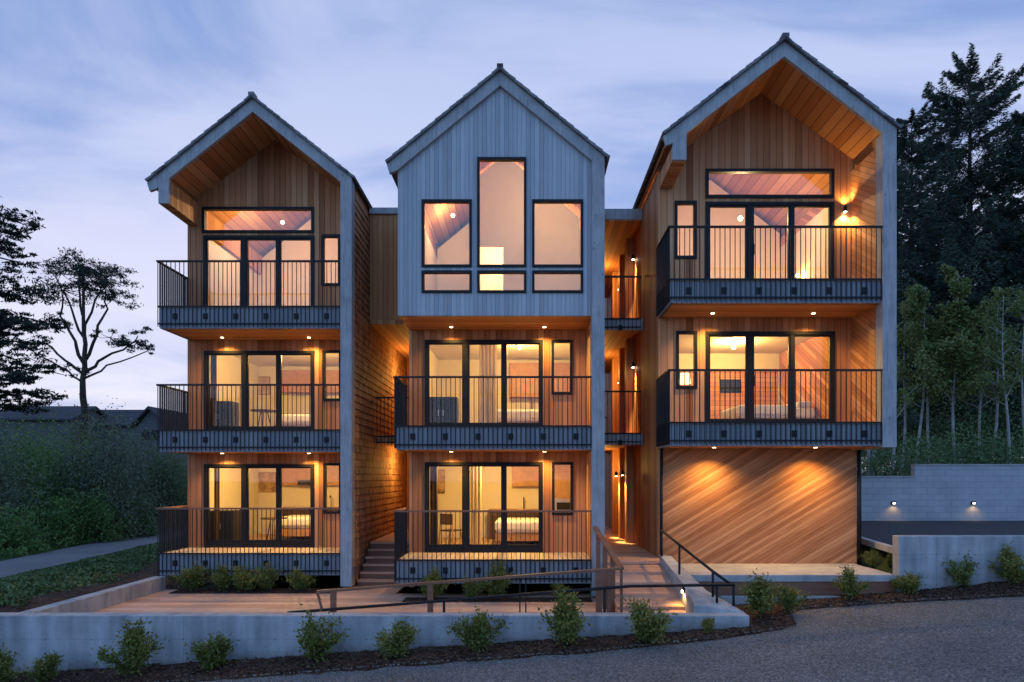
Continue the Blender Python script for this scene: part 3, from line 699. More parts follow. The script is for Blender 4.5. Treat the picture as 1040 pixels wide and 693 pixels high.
def kitchen(x0, x1, y, F, tapx, label):
    o = thing('kitchen_counter', ((x0 + x1) / 2, y, F), label, 'counter', 'kitchen counters indoors'); w_ = x1 - x0; cx = (x0 + x1) / 2
    k = MB(); k.box(-w_ / 2, w_ / 2, -.58, -.004, 0, .86); k.build('counter_base', M['walnut'], o, 0, True)
    k = MB(); k.box(-w_ / 2 - .02, w_ / 2 + .02, -.62, -.003, .862, .90); k.build('worktop', M['oakwarm'], o, 0, True)
    k = MB(); t_ = tapx - cx; k.tube([(t_, -.2, .9), (t_, -.2, 1.2), (t_, -.24, 1.27), (t_, -.32, 1.27), (t_, -.34, 1.2)], .014, 6); k.build('tap', M['steel'], o, 0, True)
M['oakwarm'] = plain('warm_oak_veneer', (.40, .20, .075), .5, .3, var=.2)
yl, yc = Yr_L + 4.4, Cr + 4.2
for F, t, u in ((F1, 'lowest', 'in the lowest left room'), (F2, 'middle', 'in the left middle storey room')):
    wall_cabinet(X(290, yl), LXP0 + .0, yl, F + 1.62, F + 2.35, 'warm oak wall cabinet ' + u)
    kitchen(X(290, yl), LXP0 + .0, yl, F, X(338, yl), 'oak topped kitchen counter ' + u)
wall_cabinet(X(520, yc), CP0 - .05, yc, F1 + 1.6, F1 + 2.4, 'warm oak wall cabinet in the lowest middle room'); kitchen(X(498, yc), CP0 - .05, yc, F1, X(532, yc), 'oak topped kitchen counter with black tap in the lowest middle room')
wall_cabinet(X(518, yc), CP0 - .05, yc, F2 + 1.3, F2 + 2.35, 'warm oak wall cabinet in the middle house middle storey'); kitchen(X(512, yc), CP0 - .05, yc, F2, X(540, yc), 'oak topped kitchen counter in the middle house middle storey')
def wall_panel(name, x, y, z, w_, h_, label, cat, mat='frame', rnd_=False):
    o = thing(name, (x, y, z), label, cat)
    k = MB()
    if rnd_: k.tube([(0, -.04, 0), (0, -.01, 0)], w_ / 2, 24)
    else: k.box(-w_ / 2, w_ / 2, -.12, -.01, -h_ / 2, h_ / 2)
    k.build('panel_body', M[mat], o, 0, True)
    k = MB()
    if rnd_: k.tube([(0, -.055, 0), (0, -.041, 0)], w_ / 5, 16)
    else: k.box(-w_ / 2 + .03, w_ / 2 - .03, -.13, -.121, -h_ / 2 + .02, -h_ / 2 + .05)
    k.build('panel_trim', M['walnut'], o, 0, True)
wall_panel('heat_pump', X(309, yl - .4), yl - .36, Z(490.5, yl - .4), .38, .17, 'dark slim unit on the wall cabinets of the lowest left room', 'heater')
wall_panel('wall_hanging', X(238, yl), yl, Z(491, yl), .5, .5, 'round dark hanging on the back wall of the lowest left room', 'wall hanging', 'walnut', True)
wall_panel('wall_hanging', X(447, yc), yc, Z(489, yc), .3, .75, 'tall brown hanging on the back wall of the lowest middle room', 'wall hanging', 'art')
def drape(x, y, F, w_, h_, label, mat='curtain'):
    o = thing('curtain', (x, y, F), label, 'curtain', 'drapes beside the glass doors')
    k = MB(); n_ = int(w_ / .02); pts = [(-w_ / 2 + i * .02, .035 * math.sin(i * 1.3)) for i in range(n_)]
    k.prism(pts + [(a, b + .01) for a, b in reversed(pts)], .03, h_, axis='Z'); k.build('curtain_cloth', M[mat], o, 0, True)
    k = MB(); k.tube([(-w_ / 2 - .1, .0, h_ + .02), (w_ / 2 + .1, .0, h_ + .02)], .012, 8); k.build('curtain_rod', M['steel'], o, 0, True)
drape(X(223, 18.9), 18.75, F1, .16, 2.3, 'narrow dark drape inside the fixed glass of the lowest left room', 'walnut')
drape(X(441, 17.5), 17.5, F1, .22, 2.3, 'narrow dark drape inside the fixed glass of the lowest middle room', 'walnut')
drape(X(484, 18.6), 18.6, F1, .32, 2.3, 'pale drape behind the lowest sliding door of the middle house')
drape(X(220, 18.9), 18.75, F2, .2, 2.3, 'narrow dark drape in the left middle storey room', 'walnut')
o = thing('table_lamp', (X(696, 16.9), 16.95, F2 + .952), 'glowing table lamp on a cabinet behind the narrow right house window', 'lamp')
k = MB(); k.tube([(0, 0, 0), (0, 0, .02)], .07, 14); k.tube([(0, 0, .02), (0, 0, .22)], .015, 8); k.build('lamp_base', M['steel'], o, 0, True)
k = MB(); k.tube([(0, 0, .2), (0, 0, .46)], [.15, .12], 18, False); k.build('lamp_shade', emit('lamp_shade_glow', (1., .74, .36), 2.6), o, 0, True)
cabinet(X(699, 17.0), 17.0, F2, 'black cabinet under the table lamp in the right house')
o = thing('upholstered_bench', (X(800, 17.0), 17.2, F3), 'low bench behind the top sliding door of the right house', 'bench')
k = MB(); k.box(-.9, .9, -.25, .25, .34, .46); k.build('seat', M['oakwarm'], o, .02, True)
for sx in (-.8, .8):
    k = MB(); k.box(sx - .03, sx + .03, -.2, .2, 0, .34); k.build('leg', M['walnut'], o, 0, True)
# oven niche of the lowest middle room, seen in the narrow window
o = thing('wall_oven', (X(571, 18.6), 18.6, F1), 'steel oven in a tall cabinet seen through the narrow lowest middle window', 'oven')
k = MB(); k.box(-.22, .3, 0, .5, 0, 2.0); k.build('tall_cabinet', M['oak'], o, 0, True)
k = MB(); k.box(-.2, .28, -.03, -.002, .95, 1.3); k.build('oven_front', M['white_metal'], o, .005, True)
k = MB(); k.box(-.15, .23, -.036, -.031, 1.0, 1.2); k.build('oven_window', M['frame'], o, 0, True)
o = tag(MB().build('curtain', None) if False else thing('curtain', (X(489, 17.6), 17.7, F2), 'pale curtain hanging inside the middle storey door of the middle house', 'curtain'))
k = MB(); pts = [(-.06 + i * .02, .05 * math.sin(i * 1.3)) for i in range(24)]
k.prism([(a, b) for a, b in pts] + [(a, b + .012) for a, b in reversed(pts)], .03, 2.35, axis='Z'); k.build('curtain_cloth', M['curtain'], o, 0, True)
k = MB(); k.tube([(-.6, .0, 2.38), (.6, .0, 2.38)], .015, 8); k.build('curtain_rod', M['steel'], o, 0, True)

# ================================================================== PASSAGES BETWEEN THE HOUSES
P = thing('stair_link', (-3.6, 18.7, 0), 'boarded stair tower between the left and middle houses', 'stairwell')
a, b, y = LXP1 + .01, CXL - .003, 18.7
k = MB(); k.box(a, b, y, y + .12, F3 + .1, 9.95); k.build('boarded_wall', M['cedar_red'], P)
k = MB(); k.box(a, b, y - .06, 24.5, 9.955, 10.12); k.build('flat_roof', M['trim'], P)
k = MB(); k.box(a, b, y - .001, 24.5, F3 - .02, F3 + .095); k.build('landing_soffit', M['soffit'], P)
k = MB(); k.box(a, b, 19.4, 24.5, F2 - .2, F2); k.build('landing', M['soffit'], P)
k = MB(); k.box(a, b, 24.5, 24.62, 0, 9.95); k.build('back_wall', M['cedar_red'], P)
r = railing(P, 'landing_railing', a + .05, b - .05, 19.38, F2, None, None, .25, 1.1, 0)
for i in range(6):
    k = MB(); z = .165 * (i + 1); y0 = 17.15 + i * .28
    k.box(a + .04, b - .03, y0, y0 + .32, z - .05, z); k.build('stair_tread', M['deck'], P)
    k = MB(); k.box(a + .05, b - .04, y0 + .03, y0 + .05, z - .16, z - .052); k.build('stair_riser', M['rail_wood'], P)
k = MB(); k.box(a, b, 17.15 + 6 * .28, 24.5, .86, .985); k.build('landing', M['deck'], P)
k = MB(); k.box(b - .03, b - .005, 21.2, 22.1, .99, 3.05); k.build('entry_door', M['walnut'], P)
light('stair_lamp', 'POINT', (a + .6, 22.0, F2 - .7), 24, AMBER, .08)
light('stair_lamp', 'POINT', (a + .7, 22.3, F3 - .9), 24, AMBER, .08)

Q = thing('walkway_link', (2.45, 18.2, 0), 'open lit walkways stacked between the middle and right houses', 'walkway')
a, b, y = CP1 + .003, RXL - .003, 18.2
k = MB(); k.box(a, b, y - .03, 26., 9.62, 9.9); k.build('flat_roof', M['trim'], Q)
k = MB(); k.box(a, b, y - .02, 26., 9.585, 9.615); k.build('roof_soffit', M['soffit'], Q)
for F in (F2, F3):
    k = MB(); k.box(a, b, y, 26., F - .26, F - .03); k.build('walkway_floor', M['soffit'], Q)
    k = MB(); k.box(a, b, y - .04, y - .003, F - .30, F - .0); k.build('walkway_fascia', M['grey'], Q)
    railing(Q, 'walkway_railing', a + .05, b - .05, y - .06, F, None, None, .3, 1.12, 1)
    railing(Q, 'walkway_railing', a + .05, b - .05, 25.9, F, None, None, .1, 1.1, 0)
k = MB(); k.box(a, b, 15.2, 26., F1 - .05, F1); k.build('walkway_deck', M['deck'], Q)
for (yy, dd) in ((19.6, .3), (21.0, .3), (22.7, .3)):
    k = MB(); k.box(b - .22, b - .002, yy, yy + dd, F1 + .002, 9.58); k.build('pier', M['cedar_red'], Q)
for F in FL:
    sconce(Q, (b - .24 if F == F1 else b - .002, 19.3 if F > F1 else 19.75, F + 2.02), 300, spot=R(34)); sconce(Q, (b - .002 if F > F1 else b - .24, 22.3 if F > F1 else 21.15, F + 2.0), 300, spot=R(34))
    light('walkway_lamp', 'POINT', ((a + b) / 2, 22.0, F + 2.2), 15, AMBER, .06)

# ================================================================== GROUND
def sst(e0, e1, x): t = min(1, max(0, (x - e0) / (e1 - e0))); return t * t * (3 - 2 * t)
def hgt(x, y):
    front = -.16 + .063 * max(-16, min(16, x))
    left = -.02; back = -.35; right = 1.02
    t = sst(11.9, 14.6, y) if x < -9.2 else sst(14.1, 14.7, y) if x < 7.4 else sst(14.1, 16.2, y)
    if x < -9.2: base = left
    elif x < 7.4: base = back if y < 40 else left
    else: base = right
    if -9.6 < x < -9.0: base = left + (back - left) * sst(-9.6, -9.0, x)
    if 7.4 < x < 8.4: base = back + (right - back) * sst(7.0, 8.4, x)
    z = front + (base - front) * t
    if y > 40:
        z += (1.0 - z) * sst(40, 60, y)
    if x > 8 and y > 22.6: z += 1.0 * sst(22.6, 26, y) * (1 - sst(40, 60, y))
    return z
def axis_lines(dense0, dense1, step, far):
    l = list(np.arange(dense0, dense1 + .001, step)); s = step; a = dense1
    while a < far: s *= 1.35; a += s; l.append(a)
    s = step; a = dense0
    while a > -far: s *= 1.35; a -= s; l.insert(0, a)
    return l
gxs, gys = axis_lines(-18, 16, .3, 600), axis_lines(6, 40, .3, 600)
me = bpy.data.meshes.new('ground')
me.from_pydata([(x, y, hgt(x, y) - .03) for y in gys for x in gxs], [], [(j * len(gxs) + i, j * len(gxs) + i + 1, (j + 1) * len(gxs) + i + 1, (j + 1) * len(gxs) + i) for j in range(len(gys) - 1) for i in range(len(gxs) - 1)])
tag(link('ground', me, M['soil']), 'dark grassy ground round the houses', None, None, 'structure')
def interp(pts, x):
    if x <= pts[0][0]: return pts[0][1]
    for (a, b), (c, d) in zip(pts, pts[1:]):
        if x <= c: return b + (d - b) * (x - a) / (c - a)
    return pts[-1][1]
def sheet(name, xs, ylo, yhi, ny, zf, mat, label=None, kind='structure', thick=None):
    vs = []; 
    for x in xs:
        for j in range(ny + 1):
            y = ylo(x) + (yhi(x) - ylo(x)) * j / ny; vs.append((x, y, zf(x, y, j / ny)))
    n = ny + 1; fs = [(i * n + j, (i + 1) * n + j, (i + 1) * n + j + 1, i * n + j + 1) for i in range(len(xs) - 1) for j in range(ny)]
    me = bpy.data.meshes.new(name); me.from_pydata(vs, [], fs); o = link(name, me, mat); me.polygons.foreach_set('use_smooth', [True] * len(fs))
    return tag(o, label, None, None, kind)
from mathutils import noise as mn
EDGE = [(-20, 10.5), (-4.6, 10.77), (.95, 11.03), (2.9, 11.3), (4.5, 11.75), (4.75, 11.9), (5.0, 12.9), (5.3, 13.25), (7.2, 13.3), (9.7, 13.2), (20, 13.1)]
wob = lambda x, s=1.: .07 * mn.noise((x * 1.7 * s, 3.1, 0)) + .04 * mn.noise((x * 6.1, 8.1, 0))
xs = np.arange(-18, 18.01, .1)
sheet('gravel_road', xs, lambda x: -8., lambda x: interp(EDGE, x) + .12, 90, lambda x, y, t: hgt(x, y) + .0 + .012 * mn.noise((x * 2.3, y * 2.3, 0)), M['gravel'], 'pale gravel drive sloping up to the right')
def mz(x, y, t):
    e = min(1, 6 * t, 8 * (1 - t) + .5)
    rise = 0
    if x > 4.9: rise = .02 + .10 * sst(7.4, 10.5, x) * sst(.25, .8, t)
    return hgt(x, y) - .02 + .075 * e + rise + .03 * mn.noise((x * 3, y * 3, 1)) + .02 * mn.noise((x * 9, y * 9, 2))
def mback(x):
    if x < 3.95: return 11.98
    if x < 4.1: return 11.98 + (x - 3.95) / .15 * 2.1
    return 14.08
sheet('mulch_bed', xs, lambda x: interp(EDGE, x) + wob(x), mback, 26, mz, M['mulch'], 'dark bark mulch bed along the low concrete walls')
rngc = np.random.default_rng(5)
n = 9000; x = rngc.uniform(-11, 11, n); e_ = np.array([interp(EDGE, v) for v in x]); bk = np.array([mback(v) for v in x]); t_ = rngc.uniform(-.03, 1, n); y = e_ + (bk - e_) * t_
z = np.array([mz(a, b, min(1, max(0, c))) for a, b, c in zip(x, y, t_)]) + .008
dd = rngc.normal(0, 1, (n, 3)); dd[:, 2] *= .25
rng = rngc
tag(quads_mesh('bark_chips', leaf_quads(np.stack([x, y, z], 1), .055, .028, dd), leafmat('bark_chip', (.03, .016, .010), (.085, .045, .027), (.18, .11, .07), .9, 0.)), 'loose bark chips scattered over the mulch', None, None, 'stuff')
n = 5200; x = rngc.uniform(-6, 11.5, n); e_ = np.array([interp(EDGE, v) for v in x]); y = e_ + .07 - rngc.exponential(.6, n); r_ = rngc.uniform(.007, .019, n)
z = np.array([hgt(a, b) + .012 * mn.noise((a * 2.3, b * 2.3, 0)) for a, b in zip(x, y)]) + np.where(y > e_, .045, 0.)
oct_ = np.array([(1, 0, 0), (-1, 0, 0), (0, 1, 0), (0, -1, 0), (0, 0, .7), (0, 0, -.7)], float); of = [(0, 2, 4), (2, 1, 4), (1, 3, 4), (3, 0, 4), (2, 0, 5), (1, 2, 5), (3, 1, 5), (0, 3, 5)]
V_ = (np.stack([x, y, z], 1)[:, None, :] + (oct_[None] + rngc.normal(0, .18, (n, 6, 3))) * r_[:, None, None]).reshape(-1, 3)
me = bpy.data.meshes.new('gravel_stones'); me.from_pydata(V_.tolist(), [], [tuple(i * 6 + k for k in f) for i in range(n) for f in of])
tag(link('gravel_stones', me, leafmat('gravel_stone', (.07, .07, .068), (.14, .138, .13), (.27, .26, .245), .9, 0.)), 'loose stones along the gravel edge', None, None, 'stuff')
# lane on the left
LN = [(12, -12.6), (16, -13.9), (18.7, -14.45), (22, -14.8), (28.9, -15.65), (36, -16.6), (50, -19.5), (75, -26)]
LFAR = [(12, -15.6), (18, -16.7), (22.4, -17.3), (36, -19.5), (50, -23), (75, -31)]
me = bpy.data.meshes.new('lane'); vs = []; ys = np.arange(13, 75, .5)
for y in ys:
    a, b = interp(LFAR, y), interp(LN, y)
    for j in range(7):
        x = a + (b - a) * j / 6; vs.append((x, y, hgt(x, y) + .012 + .03 * math.sin(j / 6 * math.pi)))
me.from_pydata(vs, [], [(i * 7 + j, i * 7 + j + 1, (i + 1) * 7 + j + 1, (i + 1) * 7 + j) for i in range(len(ys) - 1) for j in range(6)])
tag(link('lane', me, M['lane']), 'narrow grey lane curving away behind the left house', None, None, 'structure')
# drive on the right
me = bpy.data.meshes.new('asphalt_drive'); me.from_pydata([(8.38, 14.3, 1.05), (40, 14.3, 1.20), (40, 22.5, 1.34), (8.7, 22.5, 1.32), (8.62, 19.5, 1.28), (8.4, 17.5, 1.22), (8.3, 15.8, 1.14)], [], [(0, 1, 2), (0, 2, 6), (6, 2, 5), (5, 2, 4), (4, 2, 3)])
tag(link('asphalt_drive', me, M['asphalt']), 'dark asphalt drive in front of the block wall', None, None, 'structure')
k = MB(); pts = [(8.75, 21.5, 1.27), (8.55, 19.5, 1.25), (8.32, 17.5, 1.22), (8.22, 15.8, 1.15), (8.3, 14.26, 1.05)]
for (p, q) in zip(pts, pts[1:]): k.bar(p, q, .15, .14)
tag(k.build('kerb', M['concrete_top']), 'pale kerb edging the asphalt drive', None, None, 'structure')

# terrace
k = MB()
k.box(-8.85, 3.95, 12.23, 16.15, -.06, TERR); k.box(-4.65, 2.99, 14.85, 14.9, -.06, -.002)
k.box(-8.85, -8.5, 16.152, 16.75, -.06, TERR); k.box(-4.58, -3.1, 16.152, 18.3, -.06, TERR)
tag(k.build('timber_terrace', M['deck']), 'timber plank terrace below the houses', None, None, 'structure')
k = MB(); k.box(-8.48, -4.7, 16.17, 16.85, -.05, .015)
tag(k.build('planting_bed', M['mulch']), 'mulch planting bed under the left balcony', None, None, 'structure')
k = MB(); k.box(-2.75, 1.45, 15.05, 15.55, -.05, .02)
tag(k.build('planting_bed', M['mulch']), 'mulch planting bed under the middle balcony', None, None, 'structure')

# walls
def wall(name, label, cat, mb, mat, cap=None, bevel=.012):
    o = mb.build(name, mat, None, bevel); tag(o, label, cat); return o
k = MB()
k.prism([(-22, -2.), (3.89, -2.), (3.89, WALLTOP), (-22, WALLTOP)], 11.92, 12.22)
wall('retaining_wall', 'long low concrete wall along the front mulch bed', 'wall', k, M['concrete'])
k = MB(); k.box(-9.11, -8.85, 12.222, 16.74, -1, WALLTOP - .003)
wall('retaining_wall', 'short concrete wall running back along the terrace end beside the left hedge', 'wall', k, M['concrete'])
k = MB(); k.prism([(7.63, -.3), (30, .3), (30, 1.56), (7.63, 1.545)], 14.0, 14.25)
wall('retaining_wall', 'concrete wall beside the asphalt drive with shrubs before it', 'wall', k, M['concrete'])
# stair and its sloped cheek wall
S = thing('front_stair', (2.4, 13.6, 0), 'wide timber steps rising from terrace to the lit walkway', 'stairs')
n = 5
for i in range(n):
    y0 = 12.40 + i * .56; zb = .155 + i * .1435
    k = MB(); k.prism([(y0, zb - .10), (y0 + .558, zb + .0), (y0 + .558, zb + .078), (y0, zb - .004)], 1.72, 2.995, axis='X'); k.build('stair_tread', M['deck'], S)
    k = MB(); k.box(1.72, 2.994, y0 - .0015, y0 - .0005, zb - .10, zb - .006); k.build('stair_riser', M['deck'], S)
k = MB()
LA = [(15.2, 1.0), (13.0, .71), (12.222, .50)]; 
vs = [(3.0, 15.4, 1.0), (3.25, 15.4, .98), (3.0, 13., .70), (3.42, 13., .60), (3.0, 12.222, .46), (3.9, 12.222, .335)]
vb = [(x, y, -.5) for x, y, z in vs]
k.add(vs + vb, [(0, 1, 3, 2), (2, 3, 5, 4), (4, 5, 11, 10), (0, 2, 8, 6), (2, 4, 10, 8), (1, 7, 9, 3), (3, 9, 11, 5), (0, 6, 7, 1)])
k.build('cheek_wall', M['concrete'], S)
k = MB(); k.box(2.965, 2.998, 12.95, 13.03, .56, .66); o = k.build('step_light', M['steel'], S)
k = MB(); k.box(2.95, 2.964, 12.965, 13.015, .555, .60); k.build('lamp_lens', M['bulb_white'], o)
light('step_light_lamp', 'SPOT', (2.93, 12.99, .55), 7, AMBER, .02, (0, R(-12), 0), R(140), .6)
# patio of the right house
k = MB(); k.box(3.3, 7.62, 14.05, 15.9, .60, .742)
tag(k.build('patio', M['concrete_top'], None, .01), 'pale patio slab in front of the slanted boards', None, None, 'structure')
k = MB(); k.box(3.45, 7.60, 14.07, 14.13, .2, .598)
tag(k.build('patio_riser', M['rail_wood']), 'brown timber edge under the pale patio', None, None, 'structure')
k = MB(); k.box(3.95, 7.62, 13.86, 14.0, .1, .325)
tag(k.build('kerb', M['concrete_top'], None, .01), 'pale kerb below the patio edge', None, None, 'structure')
# block wall with lights
BW = thing('block_wall', (16, 22.5, 1.3), 'pale blockwork wall behind the drive with two small lights', 'wall')
k = MB(); k.box(7.3, X(929, 22.5), 22.5, 22.72, 1.0, Z(485, 22.5)); k.box(X(929, 22.5) + .001, 30, 22.5, 22.72, 1.0, Z(473, 22.5)); k.build('blockwork', M['block'], BW)
k = MB(); k.box(7.3, X(929, 22.5) - .002, 22.47, 22.75, Z(485, 22.5) + .001, Z(485, 22.5) + .05); k.box(X(929, 22.5), 30, 22.47, 22.75, Z(473, 22.5) + .001, Z(473, 22.5) + .05); k.build('wall_coping', M['concrete_top'], BW)
for px in (907, 988):
    x, z = X(px, 22.5), Z(511, 22.5)
    k = MB(); k.box(x - .07, x + .07, 22.44, 22.498, z - .04, z + .05); o = k.build('wall_light', M['steel'], BW)
    k = MB(); k.box(x - .035, x + .035, 22.425, 22.439, z - .03, z + .01); k.build('lamp_lens', M['bulb_small'], o)
    light('wall_light_lamp', 'SPOT', (x, 22.36, z - .02), 10, WARM, .02, (R(0), 0, 0), R(130), .8)

# handrails
HR = thing('handrail', (-1, 12.63, 0), 'brown timber handrail climbing along the ramp and up beside the steps', 'handrail')
p0 = (X(322, 12.7), 12.7, Z(601, 12.7)); p1 = (X(631, 12.63), 12.63, Z(577.5, 12.63)); p2 = (1.52, 15.9, Z(531, 15.9))
k = MB(); k.bar(p0, p1, .1, .045); k.bar(p1, p2, .1, .045); k.bar((p1[0], p1[1], p1[2] - .02), (p1[0], p1[1], .0), .05, .05); k.bar(p0, (p0[0] + .09, p0[1], p0[2] - .32), .05, .035); k.build('rail', M['rail_wood'], HR)
def on(px): 
    t = (X(px, 12.66) - p0[0]) / (p1[0] - p0[0]); return Vector(p0).lerp(Vector(p1), t)
for px, w in ((338, .10), (437, .10), (608, .11), (618, .06)):
    q = on(px); k = MB(); k.box(q.x - w / 2, q.x + w / 2, q.y - .04, q.y + .04, -.02, q.z - .024); k.build('post', M['rail_wood'], HR)
for px in (528, 534): q = on(px); k = MB(); k.bar((q.x, q.y, 0), (q.x, q.y, q.z - .02), .025); k.build('baluster', M['steel'], HR)
for t in (.25, .5, .75): q = Vector(p1).lerp(Vector(p2), t); k = MB(); k.box(q.x - .045, q.x + .045, q.y - .045, q.y + .045, 0, q.z - .024); k.build('post', M['rail_wood'], HR)
HB = thing('handrail', (1, 12.5, 0), 'long black steel handrail rising just behind the front concrete wall', 'handrail')
q = [(X(292, 12.45), 12.45, Z(622.5, 12.45)), (X(640, 12.45), 12.45, Z(595.5, 12.45)), (X(746, 12.45), 12.45, Z(594, 12.45))]
k = MB(); k.tube(q, .028, 10); k.build('rail', M['steel'], HB)
for px, zb in ((451, 0), (614, 0), (728, .33), (745, .33)):
    zt = Z(622.5 + (595.5 - 622.5) * min(1, (px - 292) / 348), 12.45) if px < 640 else Z(594.3, 12.45)
    k = MB(); k.tube([(X(px, 12.45), 12.45, zb), (X(px, 12.45), 12.45, zt - .01)], .024, 8); k.build('post', M['steel'], HB)
HC = thing('handrail', (3.2, 13.8, .7), 'black steel handrail sloping down the pale stair cheek wall', 'handrail')
ptsC = [(X(672, 15.3), 15.3, Z(539, 15.3)), (X(690, 13.86), 13.86, Z(553.5, 13.86)), (X(724, 12.7), 12.7, Z(580.5, 12.7)), (X(744, 12.53), 12.53, Z(595, 12.53))]
k = MB(); k.tube(ptsC, .028, 10); k.build('rail', M['steel'], HC)
for p, zb in zip(ptsC[:3], (.95, .66, .40)):
    k = MB(); k.tube([(p[0], p[1], zb), (p[0], p[1], p[2] - .01)], .024, 8); k.build('post', M['steel'], HC)

# ================================================================== PLANTS
def make_shrub(seed, h=.75, w=.36, n=420, leaf=.058):
    global rng
    rng = np.random.default_rng(seed); rd = random.Random(seed)
    st = MB(); C = []; D = []
    for i in range(rd.randint(10, 17)):
        a = rd.uniform(0, 6.28); out = rd.uniform(.1, 1.) * w; hh = h * rd.uniform(.62, 1.05) * (1 - .38 * (out / w) ** 2)
        pts = []
        for t in np.linspace(0, 1, 6):
            pts.append((math.cos(a) * out * t ** 1.3 + rd.uniform(-.02, .02), math.sin(a) * out * t ** 1.3 + rd.uniform(-.02, .02), hh * t))
        st.tube(pts, [.009 - .006 * t for t in np.linspace(0, 1, 6)], 5)
        for j in range(n // 10):
            t = rd.uniform(.18, 1) ** .8; q = Vector(pts[min(4, int(t * 5))]).lerp(Vector(pts[min(5, int(t * 5) + 1)]), t * 5 % 1)
            d = Vector((rd.gauss(0, 1), rd.gauss(0, 1), rd.gauss(.5, .7))).normalized()
            C.append(q + d * leaf * rd.choice((rd.uniform(.4, 1.2), rd.uniform(.8, 3.0)))); D.append(d + Vector((rd.gauss(0, .5), rd.gauss(0, .5), rd.gauss(.1, .4))))
    return st, leaf_quads(np.array(C), leaf, leaf * .5, np.array(D))
protos = []
def shrub(x, y, z, s, variant, label, group, cat='shrub'):
    root = thing('shrub', (x, y, z), label, cat, group)
    st, V = variant
    if not isinstance(st, bpy.types.Mesh):
        a = st.build('stem', M['bark'], root, 0, True); b = quads_mesh('foliage', V, M['shrubleaf'], root)
    else:
        a = bpy.data.objects.new('stem', st); b = bpy.data.objects.new('foliage', V)
        for o in (a, b): col.objects.link(o); o.parent = root
    root.rotation_euler.z = random.uniform(0, 6.28); s *= 1.14; root.scale = (s, s, s * random.uniform(.92, 1.08))
    return a.data, b.data
V5 = [make_shrub(s, h, w, n) for s, h, w, n in ((1, .66, .42, 2000), (2, .60, .46, 2300), (3, .74, .36, 1700), (4, .55, .44, 1900), (5, .68, .40, 1100))]
ROW = [(3, 686, 'cut off by the left edge'), (48, 686, 'second from the left end'), (135, 684, 'third from the left end, lopsided'), (218, 684, 'below the left terrace wall corner'), (318, 670, 'below the start of the black handrail'), (403, 667, 'wide one below the ramp'), (486, 655, 'loose tall one below the brown handrail'), (574, 657, 'dense one below the middle house'), (654, 656, 'below the foot of the timber steps')]
for i, (px, py, t) in enumerate(ROW):
    y = 11.35 if i > 2 else 11.2; x = X(px, y); v = i % 5
    V5[v] = shrub(x, y, hgt(x, y) + .0, (.86, .78, 1.12, .95, 1.12, .9, 1.0, 1.14, 1.05)[i], V5[v], 'green leafy shrub before the front wall, ' + t, 'shrubs along the front wall')
for i, (px, y, s, t) in enumerate(((772, 12.6, 1.05, 'large bushy shrub growing at the end of the front wall'), (800, 12.9, .8, 'shrub growing beside the bushy one at the wall end'), (863, 13.62, .8, 'small shrub standing before the brown patio edge'), (924, 13.75, .74, 'small shrub at the left end of the right concrete wall'), (979, 13.75, .82, 'upright shrub in the middle of the right concrete wall'), (1030, 13.7, 1.0, 'shrub beside the right edge before the concrete wall'), (720, 11.6, .42, 'tiny sparse shrub before the stair wall'))):
    x = X(px, y); V5[i % 5] = shrub(x, y, hgt(x, y) + (.10 if px > 960 else .05), s, V5[i % 5], t, 'shrubs around the patio')
for i, px in enumerate((198, 226, 246, 272, 306)):
    V5[(i + 1) % 5] = shrub(X(px, 16.4), 16.4, .0, (1.0, .8, .95, .85, .75)[i], V5[(i + 1) % 5], ('shrub under the left balcony, nearest the terrace corner', 'second shrub from the corner under the left balcony', 'middle shrub of the bed under the left balcony', 'fourth shrub from the corner under the left balcony', 'shrub under the left balcony, nearest the grey post')[i], 'shrubs under the left balcony')
for i, px in enumerate((437, 478, 505, 570)):
    V5[i % 5] = shrub(X(px, 15.2), 15.2, .0, (.9, .72, .95, .6)[i], V5[i % 5], ('tall shrub at the stair end of the bed under the middle balcony', 'short shrub between two taller ones under the middle balcony', 'bushy shrub in the centre of the bed under the middle balcony', 'low shrub near the grey post under the middle balcony')[i], 'shrubs under the middle balcony')
for i, (x, y) in enumerate(((7.75, 15.3), (7.95, 15.75), (8.2, 15.4))):
    V5[i] = shrub(x, y, .72, (.42, .5, .38)[i], V5[i], ('dark shrub at the right corner of the slanted boards', 'shrub behind the corner shrub against the kerb', 'low shrub by the kerb behind the right concrete wall')[i], 'shrubs beside the drive')

rng = np.random.default_rng(50)
# ground cover hedge left of the terrace
n = 26000; t = rng.uniform(0, 1, n); y = 14.2 + 17 * t
xa = np.array([interp(LN, v) + .45 for v in y]); xb = np.where(y < 17.5, -10.5 + .0 * y, -10.5 - (y - 17.5) * .16)
u = rng.uniform(0, 1, n); x = xa + (xb - xa) * u
z = np.array([hgt(a, b) for a, b in zip(x, y)]) + (.06 + .18 * np.sin(np.pi * np.clip(u, .03, .97)) ** .6) * np.sqrt(rng.uniform(.05, 1, n)) * (1 + .3 * np.sin(y * 1.9) * np.sin(x * 2.3))
o = quads_mesh('ground_cover', leaf_quads(np.stack([x, y, z], 1), .11, .065), M['groundleaf'])
tag(o, 'low leafy ground cover between lane and terrace wall', None, None, 'stuff')
me = bpy.data.meshes.new('mulch_slope'); vs = []; ys = np.arange(12.3, 30, .4)
for yy in ys:
    a = interp(LN, yy) + .3; b = -9.12
    for j in range(9): x = a + (b - a) * j / 8; vs.append((x, yy, hgt(x, yy) + .02 + .05 * mn.noise((x * 2, yy * 2, 0)) + .12 * math.sin(j / 8 * 3.14)))
me.from_pydata(vs, [], [(i * 9 + j, i * 9 + j + 1, (i + 1) * 9 + j + 1, (i + 1) * 9 + j) for i in range(len(ys) - 1) for j in range(8)])
